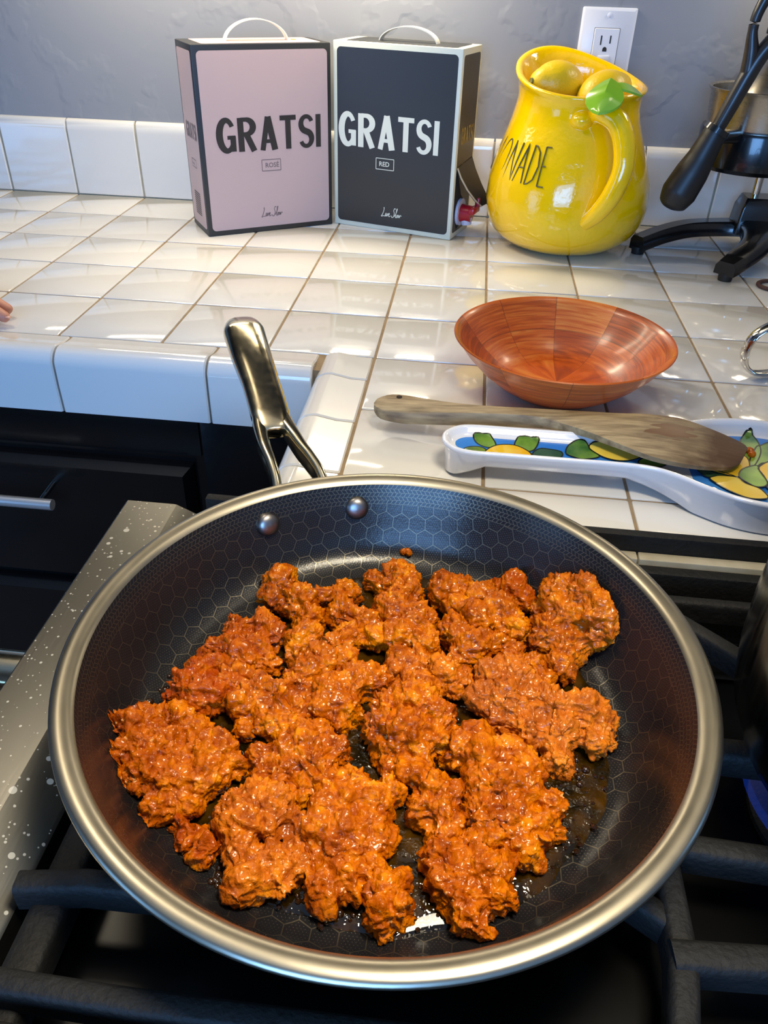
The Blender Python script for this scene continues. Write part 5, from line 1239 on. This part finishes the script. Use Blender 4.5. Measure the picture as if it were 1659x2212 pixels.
MEAT = {
 'back_left': [(-0.659, 0.739, 0.131, 0.106),(-0.678, 0.661, 0.115, 0.081),(-0.536, 0.616, 0.127, 0.1),(-0.452, 0.497, 0.12, 0.089),(-0.45, 0.353, 0.122, 0.092),(-0.474, 0.264, 0.106, 0.065)],
 'back_small': [(-0.411, 0.693, 0.109, 0.071),(-0.293, 0.729, 0.116, 0.081),(-0.284, 0.557, 0.121, 0.09),(-0.175, 0.511, 0.12, 0.089),(-0.105, 0.42, 0.114, 0.08),(-0.211, 0.411, 0.11, 0.072)],
 'back_tall': [(-0.017, 0.867, 0.136, 0.114),(-0.072, 0.8, 0.116, 0.082),(0.039, 0.742, 0.134, 0.111),(-0.007, 0.59, 0.138, 0.118),(0.099, 0.529, 0.14, 0.121),(0.034, 0.425, 0.129, 0.103),(0.152, 0.387, 0.125, 0.098)],
 'back_mid_left_bit': [(-0.151, 0.869, 0.106, 0.066),(-0.108, 0.812, 0.101, 0.059)],
 'back_right': [(0.237, 0.805, 0.126, 0.099),(0.332, 0.849, 0.124, 0.094),(0.438, 0.747, 0.134, 0.111),(0.54, 0.656, 0.136, 0.115),(0.607, 0.568, 0.125, 0.097),(0.424, 0.602, 0.126, 0.098),(0.321, 0.667, 0.122, 0.091)],
 'back_right_low': [(0.319, 0.492, 0.125, 0.096),(0.41, 0.408, 0.129, 0.104),(0.524, 0.454, 0.122, 0.092),(0.349, 0.346, 0.115, 0.081),(0.607, 0.437, 0.104, 0.063)],
 'far_edge_bit': [(0.613, 0.904, 0.134, 0.083),(0.666, 0.849, 0.118, 0.065),(0.546, 0.912, 0.107, 0.059)],
 'right_far': [(0.857, 0.776, 0.206, 0.116),(0.959, 0.718, 0.27, 0.114),(1.031, 0.598, 0.254, 0.111),(0.887, 0.646, 0.168, 0.133),(0.786, 0.547, 0.135, 0.112),(0.88, 0.473, 0.13, 0.104),(0.841, 0.348, 0.115, 0.08),(1.014, 0.52, 0.17, 0.087),(1.074, 0.533, 0.242, 0.066),(0.75, 0.731, 0.106, 0.067),(0.879, 0.295, 0.097, 0.052)],
 'left_far': [(-0.805, 0.373, 0.122, 0.093),(-0.696, 0.412, 0.123, 0.093),(-0.609, 0.355, 0.109, 0.072),(-0.693, 0.261, 0.123, 0.094),(-0.819, 0.244, 0.123, 0.093),(-0.915, 0.227, 0.104, 0.062),(-0.734, 0.17, 0.12, 0.089),(-0.628, 0.193, 0.111, 0.074)],
 'left_red': [(-0.919, 0.036, 0.122, 0.093),(-0.857, 0.091, 0.117, 0.085),(-0.954, -0.049, 0.121, 0.091),(-0.836, -0.08, 0.13, 0.105),(-1.002, -0.1, 0.105, 0.064),(-0.892, -0.151, 0.114, 0.079),(-0.748, -0.016, 0.116, 0.083)],
 'left_inner': [(-0.712, 0.025, 0.12, 0.089),(-0.606, -0.025, 0.125, 0.097),(-0.492, -0.053, 0.13, 0.104),(-0.432, 0.023, 0.12, 0.089),(-0.415, -0.13, 0.12, 0.088),(-0.514, -0.157, 0.114, 0.08),(-0.649, -0.1, 0.114, 0.079),(-0.396, -0.225, 0.104, 0.063),(-0.63, -0.232, 0.096, 0.051),(-0.352, 0.007, 0.106, 0.066)],
 'centre_far': [(-0.245, 0.412, 0.114, 0.08),(-0.277, 0.3, 0.119, 0.087),(-0.34, 0.202, 0.12, 0.089),(-0.407, 0.132, 0.117, 0.085),(-0.232, 0.223, 0.114, 0.08),(-0.467, 0.115, 0.104, 0.063)],
 'centre_left': [(-0.262, 0.022, 0.125, 0.097),(-0.163, 0.075, 0.126, 0.098),(-0.074, 0.102, 0.12, 0.089),(-0.019, 0.167, 0.103, 0.061),(-0.277, -0.069, 0.115, 0.081),(-0.188, -0.06, 0.119, 0.087),(-0.207, -0.134, 0.102, 0.06)],
 'centre_top': [(0.053, 0.237, 0.118, 0.086),(0.146, 0.269, 0.109, 0.071),(0.174, 0.089, 0.115, 0.081),(0.111, 0.105, 0.111, 0.074),(0.274, 0.211, 0.121, 0.091),(0.354, 0.203, 0.107, 0.068),(0.311, 0.124, 0.098, 0.054)],
 'centre_big': [(0.052, -0.079, 0.134, 0.111),(0.153, -0.05, 0.138, 0.117),(0.244, -0.086, 0.128, 0.102),(0.004, -0.172, 0.127, 0.101),(0.122, -0.201, 0.139, 0.119),(0.236, -0.19, 0.122, 0.092),(0.073, -0.277, 0.116, 0.082),(0.173, -0.292, 0.109, 0.071)],
 'right_big': [(0.507, 0.183, 0.13, 0.105),(0.614, 0.192, 0.135, 0.114),(0.477, 0.066, 0.121, 0.091),(0.595, 0.049, 0.137, 0.116),(0.731, 0.073, 0.13, 0.105),(0.815, 0.023, 0.134, 0.112),(0.92, 0.04, 0.131, 0.106),(1.005, -0.011, 0.116, 0.083),(0.793, -0.103, 0.127, 0.101),(0.666, -0.08, 0.123, 0.093),(0.954, -0.1, 0.107, 0.067),(0.802, -0.212, 0.112, 0.076),(0.537, -0.035, 0.115, 0.08),(1.045, -0.076, 0.091, 0.042)],
 'right_mid': [(0.603, 0.321, 0.12, 0.089),(0.698, 0.329, 0.115, 0.08),(0.726, 0.234, 0.107, 0.068)],
 'near_left_big': [(-1.095, -0.35, 0.176, 0.079),(-1.029, -0.272, 0.125, 0.087),(-0.924, -0.277, 0.125, 0.098),(-0.835, -0.287, 0.108, 0.07),(-1.035, -0.44, 0.158, 0.094),(-0.93, -0.425, 0.135, 0.113),(-0.952, -0.552, 0.148, 0.099),(-0.837, -0.573, 0.132, 0.109),(-0.771, -0.434, 0.131, 0.107),(-0.689, -0.381, 0.12, 0.089),(-0.62, -0.428, 0.105, 0.064),(-0.738, -0.542, 0.13, 0.104),(-0.689, -0.478, 0.116, 0.082),(-0.85, -0.657, 0.12, 0.071),(-0.739, -0.634, 0.106, 0.066)],
 'near_mid': [(-0.503, -0.385, 0.114, 0.078),(-0.409, -0.361, 0.12, 0.089),(-0.322, -0.302, 0.124, 0.096),(-0.263, -0.232, 0.113, 0.078),(-0.192, -0.311, 0.114, 0.079),(-0.275, -0.399, 0.128, 0.101),(-0.375, -0.454, 0.117, 0.085),(-0.458, -0.457, 0.108, 0.069),(-0.222, -0.463, 0.114, 0.079),(-0.308, -0.517, 0.107, 0.068)],
 'near_left_curl': [(-0.55, -0.632, 0.119, 0.086),(-0.48, -0.592, 0.117, 0.085),(-0.381, -0.612, 0.12, 0.089),(-0.307, -0.65, 0.104, 0.063),(-0.488, -0.713, 0.12, 0.089),(-0.545, -0.752, 0.103, 0.062),(-0.389, -0.695, 0.111, 0.075),(-0.486, -0.82, 0.115, 0.08),(-0.426, -0.907, 0.118, 0.085),(-0.342, -0.842, 0.114, 0.079),(-0.264, -0.856, 0.111, 0.074),(-0.299, -0.923, 0.107, 0.068),(-0.39, -0.956, 0.101, 0.058),(-0.259, -0.756, 0.102, 0.059),(-0.458, -0.977, 0.102, 0.039)],
 'near_centre': [(-0.174, -0.505, 0.115, 0.081),(-0.085, -0.462, 0.115, 0.081),(-0.184, -0.6, 0.119, 0.086),(-0.095, -0.574, 0.12, 0.089),(0.007, -0.544, 0.117, 0.085),(0.066, -0.47, 0.11, 0.073),(-0.177, -0.715, 0.12, 0.089),(-0.09, -0.692, 0.123, 0.094),(0.009, -0.662, 0.119, 0.087),(-0.196, -0.821, 0.111, 0.074),(-0.111, -0.803, 0.122, 0.091),(-0.015, -0.775, 0.117, 0.085),(0.065, -0.702, 0.105, 0.064),(-0.141, -0.917, 0.11, 0.073),(-0.049, -0.882, 0.113, 0.078),(0.046, -0.854, 0.109, 0.071)],
 'near_tail': [(0.101, -0.911, 0.11, 0.072),(0.142, -0.953, 0.106, 0.067),(0.087, -0.995, 0.105, 0.064),(0.104, -1.038, 0.09, 0.041),(0.145, -0.861, 0.099, 0.054)],
 'near_gap_strip': [(0.195, -0.39, 0.111, 0.074),(0.266, -0.45, 0.118, 0.086),(0.232, -0.542, 0.113, 0.077),(0.313, -0.578, 0.117, 0.083),(0.304, -0.66, 0.11, 0.072),(0.139, -0.377, 0.105, 0.064),(0.335, -0.465, 0.109, 0.071),(0.281, -0.682, 0.094, 0.047)],
 'near_right_big': [(0.367, -0.238, 0.116, 0.082),(0.423, -0.173, 0.11, 0.072),(0.465, -0.302, 0.128, 0.102),(0.576, -0.252, 0.126, 0.098),(0.645, -0.302, 0.117, 0.083),(0.519, -0.429, 0.136, 0.114),(0.626, -0.427, 0.131, 0.106),(0.732, -0.464, 0.116, 0.082),(0.467, -0.549, 0.125, 0.096),(0.583, -0.567, 0.13, 0.105),(0.699, -0.585, 0.116, 0.082),(0.494, -0.654, 0.115, 0.081),(0.621, -0.662, 0.111, 0.074),(0.685, -0.684, 0.092, 0.044),(0.754, -0.569, 0.101, 0.058)],
 'near_right_tail': [(0.321, -0.745, 0.117, 0.085),(0.407, -0.706, 0.115, 0.08),(0.349, -0.835, 0.121, 0.09),(0.445, -0.798, 0.122, 0.093),(0.532, -0.793, 0.111, 0.074),(0.388, -0.914, 0.115, 0.081),(0.483, -0.89, 0.115, 0.081),(0.569, -0.87, 0.098, 0.054),(0.425, -0.981, 0.116, 0.068),(0.472, -1.006, 0.118, 0.043),(0.546, -0.721, 0.103, 0.061)],
 'edge_bits': [(-0.75, -0.729, 0.093, 0.045),(-0.672, -0.764, 0.096, 0.049),(-0.614, -0.826, 0.097, 0.051),(-0.714, -0.797, 0.096, 0.037),(-0.632, -0.852, 0.092, 0.036)],
}

MEAT_LABEL = {
 'back_left': 'meat piece standing farthest back on the left, nearest the left rivet',
 'back_small': 'small knobbly meat piece between the back left and the tall back piece',
 'back_tall': 'tall rounded meat piece in the middle of the back row',
 'back_mid_left_bit': 'tiny meat lump tucked behind the tall back piece',
 'back_right': 'broad meat piece right of the tall back piece',
 'back_right_low': 'low crumbly meat piece in front of the broad back right piece',
 'far_edge_bit': 'small dark red meat lump at the far right edge of the heap',
 'right_far': 'big ragged meat piece highest on the right side of the pan',
 'left_far': 'meat piece on the far left of the heap beside a pan gap',
 'left_red': 'reddest meat piece, at the left edge above the large near left piece',
 'left_inner': 'long meat piece stretching inward from the reddest piece',
 'centre_far': 'narrow meat ridge running diagonally behind the central pieces',
 'centre_left': 'meat piece with a crumbly crest left of the round central lump',
 'centre_top': 'small meat piece perched behind the round central lump',
 'centre_big': 'big round meat lump in the centre of the pan',
 'right_big': 'wide pinkish meat piece reaching farthest to the right in mid pan',
 'right_mid': 'small flat meat piece between the two big right-hand pieces',
 'near_left_big': 'large coarse meat piece at the left edge nearest the pan wall',
 'near_mid': 'rounded meat piece left of centre in front of the oily gap',
 'near_left_curl': 'curled smooth meat piece with yellow fat spot at the near left',
 'near_centre': 'furrowed meat piece in the near middle of the pan',
 'near_tail': 'small meat nub hanging off the near end of the furrowed piece',
 'near_gap_strip': 'narrow meat strip beside the oily channel in the near middle',
 'near_right_big': 'large ragged meat piece on the near right with stringy face',
 'near_right_tail': 'meat piece nearest the viewer on the right of the oily channel',
 'edge_bits': 'small dark meat scraps lying in oil below the large left piece'}
IR = [q[0] for q in INNER]; IZ = [q[1] for q in INNER]
def build_meat(key, blobs, seed):
    bm = nb()
    for x, y, zz, r in blobs:
        bmesh.ops.create_icosphere(bm, subdivisions=2, radius=r * 1.07, matrix=Matrix.Translation((x, y, zz)) @ Matrix.Diagonal((1, 1, 1.05, 1)))
    me = bpy.data.meshes.new('tmp'); bm.to_mesh(me); bm.free()
    ob = bpy.data.objects.new('tmp', me); COL.objects.link(ob)
    md = ob.modifiers.new('r', 'REMESH'); md.mode = 'VOXEL'; md.voxel_size = VOX
    sm = ob.modifiers.new('s', 'SMOOTH'); sm.factor = 0.5; sm.iterations = 10
    dg = bpy.context.evaluated_depsgraph_get(); new = bpy.data.meshes.new_from_object(ob.evaluated_get(dg))
    bpy.data.objects.remove(ob); bpy.data.meshes.remove(me)
    nv = len(new.vertices); co = np.empty(nv * 3); new.vertices.foreach_get('co', co); co = co.reshape(-1, 3)
    nr = np.empty(nv * 3); new.vertices.foreach_get('normal', nr); nr = nr.reshape(-1, 3)
    off = np.array([seed * 3.7, seed * 1.9, seed * 5.3])
    warp = np.stack([vnoise(co * 9 + off), vnoise(co * 9 + off + 31), vnoise(co * 9 + off + 57)], 1) * 0.02
    w1, id1 = worley((co + warp) * 15.0 + off); w2, id2 = worley((co + warp * 0.6) * 34.0 + off * 2)
    big = fbm(co * 7.0 + off, 3); fine = fbm(co * 60.0 + off, 3)
    mask = np.clip(0.55 + 0.9 * vnoise(co * 5.0 + off + 9), 0.12, 1.0)      # smoother and crumblier areas
    rid = 1 - np.abs(vnoise((co + warp) * 13.0 + off + 77)) * 2
    gran = sum(g * np.abs(vnoise((co + warp * 0.7) * f_ + off + f_)) for f_, g in ((11, 0.9), (22, 0.8), (44, 0.7), (80, 0.55)))
    disp = 0.030 * big + mask * (0.016 * (0.55 - w1) + 0.020 * (0.5 - w2)) + 0.036 * (0.55 - gran) * (0.45 + 0.55 * mask) + 0.008 * fine + 0.010 * rid
    co = co + nr * disp[:, None]
    # stay on the pan: keep above the cooking surface
    rr = np.hypot(co[:, 0], co[:, 1]); k = rr > 1.235; sc_ = np.where(k, 1.235 / np.maximum(rr, 1e-6), 1.0); co[:, 0] *= sc_; co[:, 1] *= sc_
    fl = np.interp(np.hypot(co[:, 0], co[:, 1]), IR, IZ) + 0.006
    co[:, 2] = np.maximum(co[:, 2], fl)
    ctr = np.array([co[:, 0].mean(), co[:, 1].mean(), co[:, 2].min()])
    new.vertices.foreach_set('co', ((co - ctr) * U).ravel())
    at = new.attributes.new('crumb', 'FLOAT', 'POINT'); val = 0.5 * _val[id1] + 0.5 * _val[id2]
    at.data.foreach_set('value', (0.6 * val + 0.4 * np.clip(0.5 + 6 * disp, 0, 1)).astype(np.float32))  # crevice shade put into the colour: hollows darker, raised grain lighter
    for nm_, v_ in (('browned', {'left_red': 0.6, 'far_edge_bit': 0.55, 'near_left_big': 0.08, 'left_far': 0.25, 'edge_bits': 0.4}.get(key, 0.0)), ('pale', {'right_big': 0.5, 'near_left_curl': 0.3, 'centre_top': 0.2, 'right_far': 0.15}.get(key, 0.0))):
        q_ = new.attributes.new(nm_, 'FLOAT', 'POINT'); q_.data.foreach_set('value', np.full(nv, v_, np.float32))
    new.materials.clear(); new.materials.append(M_MEAT)
    new.polygons.foreach_set('use_smooth', [True] * len(new.polygons)); new.name = 'meat_piece'; new.update()
    o = bpy.data.objects.new('meat_piece', new); COL.objects.link(o)
    o.location = Vector((ctr[0] + PC.x, ctr[1] + PC.y, ctr[2])) * U
    tag(o, MEAT_LABEL[key], 'meat', 'fried meat pieces in the pan')
    return o
VOX = 0.0078
for i, (key, blobs) in enumerate(MEAT.items()): build_meat(key, blobs, i + 1)
def crumb(label, loc, r, seed, n=5):
    rc = random.Random(seed); bm = nb()
    for k in range(n):
        bmesh.ops.create_icosphere(bm, subdivisions=2, radius=r * rc.uniform(0.45, 0.75), matrix=Matrix.Translation((rc.gauss(0, r * 0.42), rc.gauss(0, r * 0.42), r * 0.4 + rc.uniform(0, r * 0.4))))
    for v in bm.verts: v.co.z = max(v.co.z, 0.0)
    me_o = put('meat_crumb', bm, M_MEAT); me_o.location = Vector(loc) * U
    at = me_o.data.attributes.new('crumb', 'FLOAT', 'POINT'); at.data.foreach_set('value', [0.5] * len(me_o.data.vertices))
    tag(me_o, label, 'crumb'); return me_o
crumb('single orange meat crumb stuck to the pan wall behind the heap', (-0.452, -2.955, 0.098), 0.034, 3)
crumb('orange meat crumb at the tip of the spatula on the spoon rest', (1.86, -1.55, 0.165), 0.04, 4)

# ------------------------------------------------------------------ hand at the left edge of the counter
M_SKIN = simple('skin', hexc(198, 138, 112), 0.5, sss=0.25, noise=(60, 0.5, hexc(184, 112, 92)))
def hand():
    t = thing('person', 'person with only two fingertips in view, resting on the counter at left', 'person', (-5.6, 0.25, 0))
    V_ = []; E_ = []; Rd = []
    def add(p, r, prev=None):
        V_.append(Vector(p)); Rd.append(r)
        if prev is not None: E_.append((prev, len(V_) - 1))
        return len(V_) - 1
    w0 = add((-6.45, 0.20, 0.32), 0.24); a = add((-7.2, 0.15, 0.55), 0.27, w0); a = add((-8.3, 0.0, 0.9), 0.33, a); a = add((-9.6, -0.2, 1.3), 0.38, a)
    p1 = add((-6.1, 0.22, 0.27), 0.25, w0); p2 = add((-5.75, 0.24, 0.22), 0.22, p1)
    tips = [((-5.50, 0.50, 0.22), (-5.15, 0.56, 0.27), (-4.90, 0.545, 0.15), (-4.745, 0.53, 0.075)),
            ((-5.48, 0.33, 0.23), (-5.08, 0.37, 0.28), (-4.82, 0.345, 0.16), (-4.665, 0.325, 0.078)),
            ((-5.52, 0.15, 0.22), (-5.18, 0.14, 0.27), (-4.93, 0.12, 0.155), (-4.77, 0.105, 0.075)),
            ((-5.60, -0.02, 0.20), (-5.36, -0.06, 0.23), (-5.18, -0.08, 0.15), (-5.05, -0.09, 0.07))]
    for f in tips:
        q = p2
        for k, p in enumerate(f): q = add(p, (0.088, 0.078, 0.068, 0.058)[k], q)
    q = p1
    for p, r in (((-5.95, 0.52, 0.22), 0.10), ((-5.72, 0.72, 0.18), 0.085), ((-5.50, 0.82, 0.09), 0.068)): q = add(p, r, q)
    O = Vector((-5.6, 0.25, 0)); SH = Vector((0.16, -0.23, -0.005)); V_ = [v + SH for v in V_]
    me = bpy.data.meshes.new('hand'); me.from_pydata([(v - O) * U for v in V_], E_, []); me.materials.append(M_SKIN)
    o = bpy.data.objects.new('hand', me); COL.objects.link(o); o.parent = t
    o.modifiers.new('skin', 'SKIN'); sv = me.skin_vertices[0].data if me.skin_vertices else None
    if sv is None:
        bmm = bmesh.new(); bmm.from_mesh(me); bmm.verts.layers.skin.verify(); bmm.to_mesh(me); bmm.free(); sv = me.skin_vertices[0].data
    for i, r in enumerate(Rd): sv[i].radius = (r * U, r * U * 0.9)
    sv[0].use_root = True
    sub = o.modifiers.new('sub', 'SUBSURF'); sub.levels = 2; sub.render_levels = 2
    dg = bpy.context.evaluated_depsgraph_get(); me2 = bpy.data.meshes.new_from_object(o.evaluated_get(dg))
    o.modifiers.clear(); o.data = me2
    me2.polygons.foreach_set('use_smooth', [True] * len(me2.polygons))
    # nails on the two fingers that show
    for tp, dn in (((-4.655, 0.325, 0.118), 1), ((-4.76, 0.105, 0.116), 1)):
        bm = nb(); bmesh.ops.create_icosphere(bm, subdivisions=2, radius=0.04, matrix=Matrix.Translation(Vector(tp) + Vector((-0.03, 0, 0.0)) + SH) @ Matrix.Rotation(0.45, 4, 'Y') @ Matrix.Diagonal((1.1, 0.9, 0.25, 1)))
        put('nail', bm, simple('nail', hexc(214, 160, 140), 0.3), t, world=True)
    return t
hand()
